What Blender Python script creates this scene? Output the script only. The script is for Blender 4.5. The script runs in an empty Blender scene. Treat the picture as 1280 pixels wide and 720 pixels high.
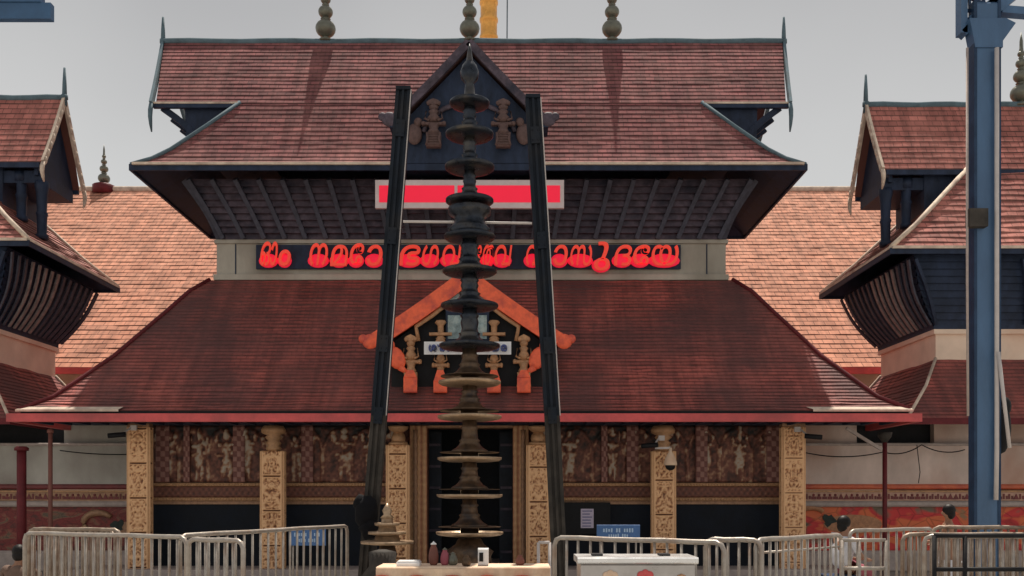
import bpy, math, random
from mathutils import Vector, Matrix
random.seed(7)
R = math.radians
S = bpy.context.scene
COL = S.collection
F = 1152.0; EYE = 1.6; HZ = 620.0      # photo focal length in px, eye height, horizon row

# ------------------------------------------------------------------ camera, sky, sun, exposure
cam = bpy.data.cameras.new('camera'); camo = bpy.data.objects.new('camera', cam); COL.objects.link(camo)
camo.location = (0, 0, EYE); camo.rotation_euler = (R(90), 0, 0)
cam.sensor_width = 36; cam.lens = 36*F/1280; cam.shift_y = (HZ-360)/1280
cam.clip_start = .1; cam.clip_end = 3000
S.camera = camo
SUN_EL, SUN_AZ = 67, 4                 # sun stands beyond the temple, a little to the right
w = bpy.data.worlds.new('World'); S.world = w; w.use_nodes = True
nt = w.node_tree; bg = nt.nodes['Background']
sky = nt.nodes.new('ShaderNodeTexSky'); sky.sky_type = 'NISHITA'; sky.sun_disc = False
sky.sun_elevation = R(SUN_EL); sky.sun_rotation = R(SUN_AZ); sky.dust_density = 3; sky.air_density = 1.2
mx = nt.nodes.new('ShaderNodeMix'); mx.data_type = 'RGBA'; mx.inputs[0].default_value = .88
nt.links.new(sky.outputs[0], mx.inputs[6])
tcw = nt.nodes.new('ShaderNodeTexCoord'); sxw = nt.nodes.new('ShaderNodeSeparateXYZ'); nt.links.new(tcw.outputs['Generated'], sxw.inputs[0])
nzw = nt.nodes.new('ShaderNodeTexNoise'); nzw.inputs['Scale'].default_value = 2.2; nzw.inputs['Detail'].default_value = 3; nt.links.new(tcw.outputs['Generated'], nzw.inputs[0])
maw = nt.nodes.new('ShaderNodeMath'); maw.operation = 'MULTIPLY_ADD'; maw.inputs[1].default_value = .30; nt.links.new(nzw.outputs[0], maw.inputs[0]); nt.links.new(sxw.outputs[2], maw.inputs[2])
rpw = nt.nodes.new('ShaderNodeValToRGB'); nt.links.new(maw.outputs[0], rpw.inputs[0])     # thin high haze, palest towards the horizon
rpw.color_ramp.elements[0].position = .32; rpw.color_ramp.elements[0].color = (.66, .65, .62, 1); rpw.color_ramp.elements[1].position = .66; rpw.color_ramp.elements[1].color = (.38, .37, .355, 1)
vmw = nt.nodes.new('ShaderNodeVectorMath'); vmw.operation = 'SCALE'; vmw.inputs['Scale'].default_value = 9.0; nt.links.new(rpw.outputs[0], vmw.inputs[0]); nt.links.new(vmw.outputs[0], mx.inputs[7])
nt.links.new(mx.outputs[2], bg.inputs[0]); bg.inputs[1].default_value = .115
sl = bpy.data.lights.new('sun', 'SUN'); sl.energy = 4.9; sl.angle = R(.5); sl.color = (1, .91, .79)
so = bpy.data.objects.new('sun', sl); COL.objects.link(so)
dv = Vector((math.sin(R(SUN_AZ))*math.cos(R(SUN_EL)), math.cos(R(SUN_AZ))*math.cos(R(SUN_EL)), math.sin(R(SUN_EL))))
so.rotation_euler = dv.to_track_quat('Z', 'Y').to_euler(); so.location = (0, 20, 40)
S.view_settings.view_transform = 'Standard'; S.view_settings.look = 'None'
S.view_settings.exposure = 0.18; S.view_settings.gamma = 1

# ------------------------------------------------------------------ helpers
def P(px, py, Y): return Vector(((px-640)/F*Y, Y, EYE+(HZ-py)/F*Y))
def lerp(a, b, t): return a+(b-a)*t

def tag(o, label=None, cat=None, group=None, kind=None):
    if label: o['label'] = label
    if cat: o['category'] = cat
    if group: o['group'] = group
    if kind: o['kind'] = kind
    return o
def thing(name, label, cat, loc=(0, 0, 0), rz=0, group=None):
    o = bpy.data.objects.new(name, None); COL.objects.link(o); o.empty_display_size = .2
    o.location = loc; o.rotation_euler = (0, 0, rz); return tag(o, label, cat, group)
def origin(parent):
    v = Vector((0, 0, 0))
    while parent: v = v+Vector(parent.location); parent = parent.parent
    return v

class MB:
    def __init__(s): s.v = []; s.f = []; s.uv = {}; s.h = {}; s.sm = set()
    def face(s, pts, uv=None, smooth=False):
        i = len(s.v); s.v += [Vector(p) for p in pts]; s.f.append(tuple(range(i, i+len(pts))))
        if uv: s.uv[len(s.f)-1] = uv
        if smooth: s.sm.add(len(s.f)-1)
    def idx(s, vs, fs, smooth=False):
        i = len(s.v); s.v += [Vector(p) for p in vs]
        for f in fs:
            s.f.append(tuple(i+k for k in f))
            if smooth: s.sm.add(len(s.f)-1)
    def box(s, a, b):
        x0, y0, z0 = a; x1, y1, z1 = b
        s.idx([(x0,y0,z0),(x1,y0,z0),(x1,y1,z0),(x0,y1,z0),(x0,y0,z1),(x1,y0,z1),(x1,y1,z1),(x0,y1,z1)],
              [(0,3,2,1),(4,5,6,7),(0,1,5,4),(1,2,6,5),(2,3,7,6),(3,0,4,7)])
        return s
    def cbox(s, c, d): return s.box([c[i]-d[i]/2 for i in range(3)], [c[i]+d[i]/2 for i in range(3)])
    def bbox(s, a, b, bev=.01):
        """box with bevelled vertical and horizontal edges on the view side (octagonal section along x)"""
        x0, y0, z0 = a; x1, y1, z1 = b; c = bev
        prof = [(y0+c,z0),(y1-c,z0),(y1,z0+c),(y1,z1-c),(y1-c,z1),(y0+c,z1),(y0,z1-c),(y0,z0+c)]
        return s.prism([(x0,)+p for p in prof], Vector((x1-x0, 0, 0)))
    def prism(s, pts, d):
        pts = [Vector(p) for p in pts]; n = len(pts); d = Vector(d)
        fs = [tuple(range(n-1, -1, -1)), tuple(range(n, 2*n))]+[(i, (i+1) % n, (i+1) % n+n, i+n) for i in range(n)]
        s.idx(pts+[p+d for p in pts], fs); return s
    def tube(s, path, r, n=8, cap=True):
        path = [Vector(p) for p in path]; m = len(path)
        rr = r if isinstance(r, (list, tuple)) else [r]*m
        vs = []; up = None
        for i, p in enumerate(path):
            t = (path[min(i+1, m-1)]-path[max(i-1, 0)]).normalized()
            if up is None: up = Vector((0, 0, 1)) if abs(t.z) < .9 else Vector((1, 0, 0))
            a = t.cross(up).normalized(); b = t.cross(a).normalized(); up = -b if False else up
            for k in range(n):
                q = 2*math.pi*k/n; vs.append(p+(a*math.cos(q)+b*math.sin(q))*rr[i])
        fs = [(i*n+k, i*n+(k+1) % n, (i+1)*n+(k+1) % n, (i+1)*n+k) for i in range(m-1) for k in range(n)]
        if cap: fs += [tuple(range(n))[::-1], tuple((m-1)*n+k for k in range(n))]
        s.idx(vs, fs, n > 5); return s
    def bar(s, p, q, wx, wy, up=(0, 1, 0)):
        """rectangular bar from p to q; wx across, wy along 'up'"""
        p = Vector(p); q = Vector(q); t = (q-p).normalized(); a = t.cross(Vector(up)).normalized(); b = a.cross(t).normalized()
        o = [a*wx/2*i+b*wy/2*j for i, j in ((-1,-1),(1,-1),(1,1),(-1,1))]
        s.idx([p+k for k in o]+[q+k for k in o], [(3,2,1,0),(4,5,6,7),(0,1,5,4),(1,2,6,5),(2,3,7,6),(3,0,4,7)]); return s
    def strip(s, path, wx, wy, up=(0, 1, 0)):
        for a, b in zip(path, path[1:]): s.bar(a, b, wx, wy, up)
        return s
    def lathe(s, c, prof, n=24, smooth=True):
        c = Vector(c); vs = []; fs = []
        for r, z in prof:
            for k in range(n):
                q = 2*math.pi*k/n; vs.append(c+Vector((r*math.cos(q), r*math.sin(q), z)))
        m = len(prof)
        fs = [(i*n+k, i*n+(k+1) % n, (i+1)*n+(k+1) % n, (i+1)*n+k) for i in range(m-1) for k in range(n)]
        fs += [tuple(range(n))[::-1], tuple((m-1)*n+k for k in range(n))]
        s.idx(vs, fs, smooth); return s
    def ell(s, c, r, n=12, m=8, rot=None):
        c = Vector(c); vs = []; M = rot or Matrix.Identity(3)
        for i in range(m+1):
            a = math.pi*i/m
            for k in range(n):
                q = 2*math.pi*k/n
                vs.append(c+M@Vector((r[0]*math.sin(a)*math.cos(q), r[1]*math.sin(a)*math.sin(q), -r[2]*math.cos(a))))
        s.idx(vs, [(i*n+k, i*n+(k+1) % n, (i+1)*n+(k+1) % n, (i+1)*n+k) for i in range(m) for k in range(n)], True); return s
    def relief(s, o, u, v, nrm, nu, nv, fn):
        """carved grid; fn(a,b) in 0..1 -> (height m, paint 0..1)"""
        o, u, v, nrm = Vector(o), Vector(u), Vector(v), Vector(nrm); i0 = len(s.v); vs = []
        for j in range(nv+1):
            for i in range(nu+1):
                a, b = i/nu, j/nv; h, pnt = fn(a, b)
                if i in (0, nu) or j in (0, nv): h = -.01
                vs.append(o+u*a+v*b+nrm*h); s.h[i0+len(vs)-1] = pnt
        s.idx(vs, [(j*(nu+1)+i, j*(nu+1)+i+1, (j+1)*(nu+1)+i+1, (j+1)*(nu+1)+i) for j in range(nv) for i in range(nu)], True); return s
    def build(s, name, mat, parent=None, org=None):
        O = origin(parent) if parent else Vector(org if org is not None else (sum(v.x for v in s.v)/len(s.v), sum(v.y for v in s.v)/len(s.v), min(v.z for v in s.v)))
        me = bpy.data.meshes.new(name); me.from_pydata([v-O for v in s.v], [], s.f)
        if s.uv:
            ul = me.uv_layers.new(name='UVMap')
            for fi, uv in s.uv.items():
                for li, q in zip(me.polygons[fi].loop_indices, uv): ul.data[li].uv = q
        if s.h:
            at = me.attributes.new('paint', 'FLOAT', 'POINT')
            for i, hv in s.h.items(): at.data[i].value = hv
        for fi in s.sm: me.polygons[fi].use_smooth = True
        me.materials.append(mat); me.update()
        o = bpy.data.objects.new(name, me); COL.objects.link(o)
        if parent: o.parent = parent
        else: o.location = O
        return o

def hsh(*a):
    x = math.sin(sum(v*k for v, k in zip(a, (12.9898, 78.233, 37.719))))*43758.5453
    return x-math.floor(x)
def vn(x, y, s=0):
    ix, iy = math.floor(x), math.floor(y); fx, fy = x-ix, y-iy; fx = fx*fx*(3-2*fx); fy = fy*fy*(3-2*fy)
    return lerp(lerp(hsh(ix, iy, s), hsh(ix+1, iy, s), fx), lerp(hsh(ix, iy+1, s), hsh(ix+1, iy+1, s), fx), fy)

# ------------------------------------------------------------------ materials
def new_mat(name):
    m = bpy.data.materials.new(name); m.use_nodes = True; t = m.node_tree
    return m, t, t.nodes['Principled BSDF'], t.nodes.new, t.links.new
def ramp(N, cols):
    r = N('ShaderNodeValToRGB'); e = r.color_ramp.elements
    while len(e) < len(cols): e.new(.5)
    for k, (p, c) in enumerate(cols): e[k].position = p; e[k].color = (*c, 1)
    return r
def paint(name, c, rough=.6, metal=0, var=.25, scale=3, bump=.15, bscale=30, stain=None, stretch=(1, 1, 1), emit=0):
    m, t, b, N, L = new_mat(name)
    tc = N('ShaderNodeTexCoord'); mp = N('ShaderNodeMapping'); mp.inputs['Scale'].default_value = stretch
    L(tc.outputs['Object'], mp.inputs[0])
    n = N('ShaderNodeTexNoise'); n.inputs['Scale'].default_value = scale; n.inputs['Detail'].default_value = 7; n.inputs['Roughness'].default_value = .65
    L(mp.outputs[0], n.inputs[0])
    lo = tuple(x*(1-var) for x in c); hi = tuple(min(1, x*(1+var)) for x in c)
    cs = [(.3, lo), (.7, hi)]
    r = ramp(N, cs); L(n.outputs[0], r.inputs[0]); out = r.outputs[0]
    if stain:
        n2 = N('ShaderNodeTexNoise'); n2.inputs['Scale'].default_value = scale*.45; n2.inputs['Detail'].default_value = 9
        L(mp.outputs[0], n2.inputs[0]); r2 = ramp(N, [(.48, (0,0,0)), (.72, (1,1,1))]); L(n2.outputs[0], r2.inputs[0])
        mxx = N('ShaderNodeMix'); mxx.data_type = 'RGBA'; L(r2.outputs[0], mxx.inputs[0]); L(out, mxx.inputs[6]); mxx.inputs[7].default_value = (*stain, 1); out = mxx.outputs[2]
    L(out, b.inputs['Base Color']); b.inputs['Metallic'].default_value = metal; b.inputs['Specular IOR Level'].default_value = .2 if max(c) < .13 else .5
    rr = N('ShaderNodeMapRange'); rr.inputs[3].default_value = max(.05, rough-.12); rr.inputs[4].default_value = min(1, rough+.15)
    L(n.outputs[0], rr.inputs[0]); L(rr.outputs[0], b.inputs['Roughness'])
    if bump:
        n3 = N('ShaderNodeTexNoise'); n3.inputs['Scale'].default_value = bscale; n3.inputs['Detail'].default_value = 4; L(mp.outputs[0], n3.inputs[0])
        bp = N('ShaderNodeBump'); bp.inputs['Strength'].default_value = bump; bp.inputs['Distance'].default_value = .02
        L(n3.outputs[0], bp.inputs['Height']); L(bp.outputs[0], b.inputs['Normal'])
    if emit:
        L(out, b.inputs['Emission Color']); b.inputs['Emission Strength'].default_value = emit
    return m
def tiles(name, c1, c2, stain, tw=.2, th=.16, sp=.5, moss=(.05,.05,.04), dark_patch=None, rowvar=.35, rough=.75):
    """clay tiles; UV in metres, v up the slope"""
    m, t, b, N, L = new_mat(name)
    uv = N('ShaderNodeUVMap'); uv.uv_map = 'UVMap'
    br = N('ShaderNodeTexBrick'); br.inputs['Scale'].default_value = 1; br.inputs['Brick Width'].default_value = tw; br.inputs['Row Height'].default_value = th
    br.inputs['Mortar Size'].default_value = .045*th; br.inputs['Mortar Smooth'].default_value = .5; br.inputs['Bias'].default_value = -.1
    br.inputs['Color1'].default_value = (*c1, 1); br.inputs['Color2'].default_value = (*c2, 1); br.inputs['Mortar'].default_value = (*[x*.22 for x in c1], 1)  # dark tile joints, with the shadow gap under each course painted in
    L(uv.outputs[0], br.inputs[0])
    n = N('ShaderNodeTexNoise'); n.inputs['Scale'].default_value = 1.3; n.inputs['Detail'].default_value = 10; n.inputs['Roughness'].default_value = .7
    mp = N('ShaderNodeMapping'); mp.inputs['Scale'].default_value = (1, .45, 1); L(uv.outputs[0], mp.inputs[0]); L(mp.outputs[0], n.inputs[0])
    r = ramp(N, [(.42, (0,0,0)), (.75, (sp,)*3)]); L(n.outputs[0], r.inputs[0])
    m1 = N('ShaderNodeMix'); m1.data_type = 'RGBA'; L(r.outputs[0], m1.inputs[0]); L(br.outputs[0], m1.inputs[6]); m1.inputs[7].default_value = (*stain, 1)
    n2 = N('ShaderNodeTexNoise'); n2.inputs['Scale'].default_value = 9; n2.inputs['Detail'].default_value = 6; L(uv.outputs[0], n2.inputs[0])
    r2 = ramp(N, [(.58, (0,0,0)), (.75, (.55,)*3)]); L(n2.outputs[0], r2.inputs[0])
    m2 = N('ShaderNodeMix'); m2.data_type = 'RGBA'; L(r2.outputs[0], m2.inputs[0]); L(m1.outputs[2], m2.inputs[6]); m2.inputs[7].default_value = (*moss, 1)
    out = m2.outputs[2]
    sp_ = N('ShaderNodeSeparateXYZ'); L(uv.outputs[0], sp_.inputs[0])
    dv_ = N('ShaderNodeMath'); dv_.operation = 'DIVIDE'; L(sp_.outputs[1], dv_.inputs[0]); dv_.inputs[1].default_value = th
    fl_ = N('ShaderNodeMath'); fl_.operation = 'FLOOR'; L(dv_.outputs[0], fl_.inputs[0])
    cx_ = N('ShaderNodeCombineXYZ'); sc_ = N('ShaderNodeMath'); sc_.operation = 'MULTIPLY'; sc_.inputs[1].default_value = .22; L(sp_.outputs[0], sc_.inputs[0]); L(sc_.outputs[0], cx_.inputs[0]); L(fl_.outputs[0], cx_.inputs[1])
    rn = N('ShaderNodeTexNoise'); rn.inputs['Scale'].default_value = 1.7; rn.inputs['Detail'].default_value = 3; L(cx_.outputs[0], rn.inputs[0])
    rm = N('ShaderNodeMapRange'); rm.inputs[1].default_value = .3; rm.inputs[2].default_value = .7; rm.inputs[3].default_value = 1-rowvar; rm.inputs[4].default_value = 1+rowvar*.8; L(rn.outputs[0], rm.inputs[0])
    st_ = N('ShaderNodeMapping'); st_.inputs['Scale'].default_value = (3.2, .28, 1); L(uv.outputs[0], st_.inputs[0])
    sn = N('ShaderNodeTexNoise'); sn.inputs['Scale'].default_value = 1.6; sn.inputs['Detail'].default_value = 6; L(st_.outputs[0], sn.inputs[0])
    sm_ = N('ShaderNodeMapRange'); sm_.inputs[1].default_value = .35; sm_.inputs[2].default_value = .62; sm_.inputs[3].default_value = .68; sm_.inputs[4].default_value = 1.08; L(sn.outputs[0], sm_.inputs[0])
    mu_ = N('ShaderNodeMath'); mu_.operation = 'MULTIPLY'; L(rm.outputs[0], mu_.inputs[0]); L(sm_.outputs[0], mu_.inputs[1])
    vm = N('ShaderNodeVectorMath'); vm.operation = 'SCALE'; L(out, vm.inputs[0]); L(mu_.outputs[0], vm.inputs['Scale']); out = vm.outputs[0]
    if dark_patch:   # dark patches scattered at random across the tiles
        n4 = N('ShaderNodeTexNoise'); n4.inputs['Scale'].default_value = .55; n4.inputs['Detail'].default_value = 8; L(uv.outputs[0], n4.inputs[0])
        r4 = ramp(N, [(.38, (0,0,0)), (.62, (.8,)*3)]); L(n4.outputs[0], r4.inputs[0])
        m4 = N('ShaderNodeMix'); m4.data_type = 'RGBA'; L(r4.outputs[0], m4.inputs[0]); L(out, m4.inputs[6]); m4.inputs[7].default_value = (*dark_patch, 1); out = m4.outputs[2]
    L(out, b.inputs['Base Color']); b.inputs['Roughness'].default_value = rough
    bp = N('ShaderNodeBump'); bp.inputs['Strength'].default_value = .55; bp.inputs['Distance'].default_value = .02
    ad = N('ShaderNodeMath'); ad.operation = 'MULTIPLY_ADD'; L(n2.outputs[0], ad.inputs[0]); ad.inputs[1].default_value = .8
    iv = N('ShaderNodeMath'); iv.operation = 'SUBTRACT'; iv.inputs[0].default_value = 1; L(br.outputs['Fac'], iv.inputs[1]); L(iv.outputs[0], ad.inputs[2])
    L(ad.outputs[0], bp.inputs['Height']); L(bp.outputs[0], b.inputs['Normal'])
    return m
def carved(name, cols, metal=0, rough=.5, scale=14):
    """painted / gilded carving: colours follow the 'paint' attribute laid down with the carving"""
    m, t, b, N, L = new_mat(name)
    a = N('ShaderNodeAttribute'); a.attribute_name = 'paint'
    tc = N('ShaderNodeTexCoord'); n = N('ShaderNodeTexNoise'); n.inputs['Scale'].default_value = scale; n.inputs['Detail'].default_value = 5; L(tc.outputs['Object'], n.inputs[0])
    ad = N('ShaderNodeMath'); ad.operation = 'MULTIPLY_ADD'; L(n.outputs[0], ad.inputs[0]); ad.inputs[1].default_value = .34
    sb = N('ShaderNodeMath'); sb.operation = 'SUBTRACT'; L(a.outputs['Fac'], sb.inputs[0]); sb.inputs[1].default_value = .17; L(sb.outputs[0], ad.inputs[2])
    r = ramp(N, cols); L(ad.outputs[0], r.inputs[0]); L(r.outputs[0], b.inputs['Base Color'])
    b.inputs['Metallic'].default_value = metal; b.inputs['Roughness'].default_value = rough
    return m
def mural(name, cols, sc=1.6, dist=2.5, stretch=(1, 1, 1.6)):
    m, t, b, N, L = new_mat(name)
    tc = N('ShaderNodeTexCoord'); mp = N('ShaderNodeMapping'); mp.inputs['Scale'].default_value = stretch; L(tc.outputs['Object'], mp.inputs[0])
    n = N('ShaderNodeTexNoise'); n.inputs['Scale'].default_value = sc; n.inputs['Detail'].default_value = 2.5; n.inputs['Distortion'].default_value = dist
    L(mp.outputs[0], n.inputs[0]); r = ramp(N, cols); L(n.outputs[0], r.inputs[0])
    v = N('ShaderNodeTexVoronoi'); v.feature = 'DISTANCE_TO_EDGE'; v.inputs['Scale'].default_value = sc*4; L(mp.outputs[0], v.inputs[0])
    r2 = ramp(N, [(.0, (.45,.4,.35)), (.06, (1,1,1))]); L(v.outputs[0], r2.inputs[0])
    mm = N('ShaderNodeMix'); mm.data_type = 'RGBA'; mm.blend_type = 'MULTIPLY'; mm.inputs[0].default_value = .7; L(r.outputs[0], mm.inputs[6]); L(r2.outputs[0], mm.inputs[7])
    L(mm.outputs[2], b.inputs['Base Color']); b.inputs['Roughness'].default_value = .6
    return m

M = {}
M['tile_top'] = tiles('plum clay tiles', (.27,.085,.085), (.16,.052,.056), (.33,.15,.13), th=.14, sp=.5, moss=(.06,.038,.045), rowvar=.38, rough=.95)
M['tile_low'] = tiles('dark red clay tiles', (.43,.095,.075), (.29,.064,.054), (.52,.15,.115), sp=.5, moss=(.07,.03,.03), dark_patch=(.085,.036,.036), th=.105, rowvar=.22)
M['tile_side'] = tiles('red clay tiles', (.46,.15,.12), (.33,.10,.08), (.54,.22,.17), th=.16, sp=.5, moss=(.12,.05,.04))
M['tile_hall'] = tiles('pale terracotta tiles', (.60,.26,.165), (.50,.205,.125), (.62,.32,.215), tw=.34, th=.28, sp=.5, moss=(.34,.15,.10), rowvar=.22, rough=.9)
M['timber'] = paint('navy black timber', (.020,.030,.058), .55, var=.45, scale=5, bump=.3, bscale=40, stretch=(1,1,.4))
M['timber2'] = paint('worn purple brown timber', (.085,.066,.085), .6, var=.5, scale=6, bump=.3, bscale=35, stain=(.03,.03,.045))
M['rib'] = paint('rubbed timber edge', (.055,.056,.078), .5, var=.35, scale=9)
M['ribpale'] = paint('pale rubbed timber', (.20,.17,.17), .5, var=.4, scale=9)
M['ridge'] = paint('lead grey ridge cap', (.09,.14,.17), .85, 0, var=.3, scale=4)
M['mortar'] = paint('cream mortar and sunlit boards', (.62,.50,.40), .8, var=.25, scale=6, stain=(.35,.26,.21))
M['plaster'] = paint('aged cream plaster', (.40,.365,.31), .8, var=.14, scale=2.2, stain=(.25,.22,.18), stretch=(1,1,.5))
M['peach'] = paint('limewash with bounce tint', (.74,.57,.45), .8, var=.12, scale=1.6, stain=(.64,.43,.32))  # peach tint paints in light bounced off the tiled roofs
M['wallpink'] = paint('stained pink white wall', (.62,.49,.43), .8, var=.2, scale=1.4, stain=(.46,.27,.20), stretch=(1,1,.6))
M['wallgrey'] = paint('stained grey white wall', (.40,.38,.34), .8, var=.2, scale=1.4, stain=(.25,.21,.18), stretch=(1,1,.6))
M['red'] = paint('red oxide gloss beam', (.62,.085,.085), .45, var=.2, scale=3, stain=(.36,.06,.06))
M['darkred'] = paint('dark red oxide paint', (.12,.018,.022), .5, var=.3, scale=4)
M['orange'] = paint('orange red painted carving', (.92,.135,.055), .55, var=.2, scale=12, stain=(.5,.07,.05))
M['orangered'] = paint('orange band', (.58,.13,.06), .6, var=.2, scale=6, stain=(.42,.07,.05))
M['maroonband'] = paint('maroon band', (.17,.035,.035), .6, var=.3, scale=6)
M['goldline'] = paint('old gold line', (.48,.27,.14), .5, .2, var=.25, scale=12)
M['dullgold'] = paint('dull gold moulding', (.34,.19,.11), .5, .2, var=.35, scale=14)
M['ledge'] = paint('pale stone ledge', (.40,.33,.30), .75, var=.2, scale=6)
M['brass'] = paint('aged brass', (.15,.15,.12), .4, .5, var=.25, scale=8)
M['bronze'] = paint('weathered bronze', (.12,.078,.05), .4, .55, var=.5, scale=9, stain=(.04,.04,.045))
M['bronzerim'] = paint('rubbed bronze rim', (.40,.28,.18), .35, .5, var=.35, scale=12)
M['blackbronze'] = paint('near black bronze', (.030,.036,.048), .28, .6, var=.5, scale=9, stain=(.10,.09,.08))  # darker bronze colour for the upper tiers
M['gold'] = paint('gilded copper', (.85,.42,.10), .35, .6, var=.2, scale=10)
M['steel'] = paint('galvanised tube', (.38,.34,.30), .42, .4, var=.2, scale=12, stain=(.32,.24,.19))
M['steelbrown'] = paint('rusty galvanised tube', (.30,.24,.19), .5, .4, var=.3, scale=12, stain=(.2,.12,.08))
M['stainless'] = paint('stainless sheet', (.80,.80,.80), .25, .6, var=.06, scale=4, bump=.03)
M['steelbody'] = paint('brushed steel sheet', (.45,.43,.42), .3, .8, var=.15, scale=5, bump=.05)
M['posts'] = paint('black blue steel', (.010,.015,.024), .6, 0, var=.4, scale=5, stain=(.025,.025,.028))
M['postlow'] = paint('bare grey brown steel', (.055,.048,.042), .7, 0, var=.4, scale=5, stain=(.02,.02,.02))
M['blue'] = paint('blue enamel steel', (.065,.135,.25), .4, .1, var=.2, scale=3, stain=(.05,.10,.19), stretch=(1,1,.3))
M['bluemid'] = paint('navy enamel steel', (.04,.10,.20), .5, .1, var=.2, scale=3)
M['bluedark'] = paint('dark blue enamel steel', (.025,.05,.10), .4, .1, var=.3, scale=4)
M['pvc'] = paint('grey white conduit', (.55,.50,.48), .5, var=.12, scale=4)
M['black'] = paint('matt black', (.012,.012,.014), .6, var=.4, scale=5)
M['friezepink'] = paint('pink tan frieze ground', (.50,.30,.22), .7, var=.25, scale=8)
M['soot'] = paint('black cloth', (.006,.006,.008), .9, var=.3, scale=9)
M['navy'] = paint('dark navy dado paint', (.006,.009,.016), .6, var=.4, scale=3)
M['door'] = paint('black blue door timber', (.010,.014,.022), .5, var=.5, scale=4)
M['cloth'] = paint('cream table cloth', (.78,.58,.42), .8, var=.12, scale=8, stain=(.6,.38,.25))
M['white'] = paint('white enamel', (.75,.75,.76), .4, var=.05, scale=5)
M['pinkwhite'] = paint('sign border', (.60,.50,.50), .5, var=.1, scale=5)
M['signblue'] = paint('blue signboard', (.045,.13,.33), .45, var=.12, scale=5)
M['signtext'] = paint('pale blue lettering', (.35,.50,.70), .5, var=.1)
M['inkblue'] = paint('dark blue lettering', (.05,.07,.22), .5, var=.1)
M['paper'] = paint('mauve white paper', (.55,.48,.60), .7, var=.1, scale=20)
M['led'] = paint('lit red display', (.66,.012,.04), .7, var=.08, scale=20, bump=0, emit=.62)
M['ledglyph'] = paint('lit orange red lettering', (.85,.06,.035), .6, var=.1, scale=20, bump=0, emit=.36)
M['glass'] = paint('grey blue glazed picture', (.20,.27,.28), .25, var=.5, scale=10, bump=0, stain=(.40,.46,.44))
M['skin'] = paint('brown skin', (.30,.15,.09), .55, var=.08, scale=6, bump=.03)
M['hair'] = paint('black hair', (.012,.010,.010), .5, var=.4, scale=40)
M['shirtw'] = paint('white cotton', (.60,.60,.64), .85, var=.08, scale=9)
M['pink'] = paint('pink cotton', (.34,.09,.12), .85, var=.12, scale=9)
M['brownc'] = paint('brown cotton', (.16,.10,.075), .85, var=.2, scale=9)
M['bluec'] = paint('dark blue cotton', (.03,.05,.10), .85, var=.2, scale=9)
M['redpot'] = paint('terracotta', (.17,.06,.045), .7, var=.2, scale=9)
M['goldcarve'] = carved('gilded carving with recess shade', [(.10,(.05,.02,.012)), (.36,(.22,.09,.04)), (.60,(.50,.24,.11)), (.92,(.78,.46,.24))], .15, .45, 22)  # low parts coloured dark to imitate shade in the carved recesses
M['dullcarve'] = carved('old polychrome carving', [(.22,(.010,.008,.008)), (.42,(.085,.028,.018)), (.62,(.19,.065,.04)), (.80,(.38,.22,.13)), (.95,(.42,.34,.27))], .05, .6, 18)
M['woodcarve'] = carved('carved dark timber', [(.15,(.02,.02,.03)), (.5,(.06,.045,.05)), (.9,(.20,.13,.10))], 0, .6, 18)
M['tancarve'] = carved('tan painted carving', [(.1,(.12,.04,.025)), (.45,(.42,.18,.09)), (.9,(.62,.37,.19))], .1, .55, 18)
M['chequer'] = carved('pink chequer pilaster', [(.2,(.10,.03,.025)), (.5,(.20,.07,.055)), (.85,(.30,.15,.12))], 0, .6, 20)
M['muralR'] = mural('orange mural', [(.36,(.30,.16,.08)), (.42,(.62,.13,.045)), (.50,(.68,.15,.05)), (.54,(.55,.025,.03)), (.60,(.60,.04,.035)), (.66,(.16,.12,.08))], sc=.8, dist=1.2)
M['muralL'] = mural('dark red mural', [(.34,(.10,.025,.02)), (.45,(.22,.025,.022)), (.52,(.15,.022,.02)), (.58,(.25,.06,.04)), (.66,(.16,.10,.06)), (.74,(.05,.045,.035))])
M['ground'] = paint('worn grey stone paving', (.32,.30,.27), .8, var=.2, scale=1.2, bump=.3, bscale=12, stain=(.28,.25,.22))

# ------------------------------------------------------------------ ground
g = MB(); g.face([(-300,-40,0),(300,-40,0),(300,700,0),(-300,700,0)])
tag(g.build('ground', M['ground'], org=(0,0,0)), kind='structure')

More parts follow.
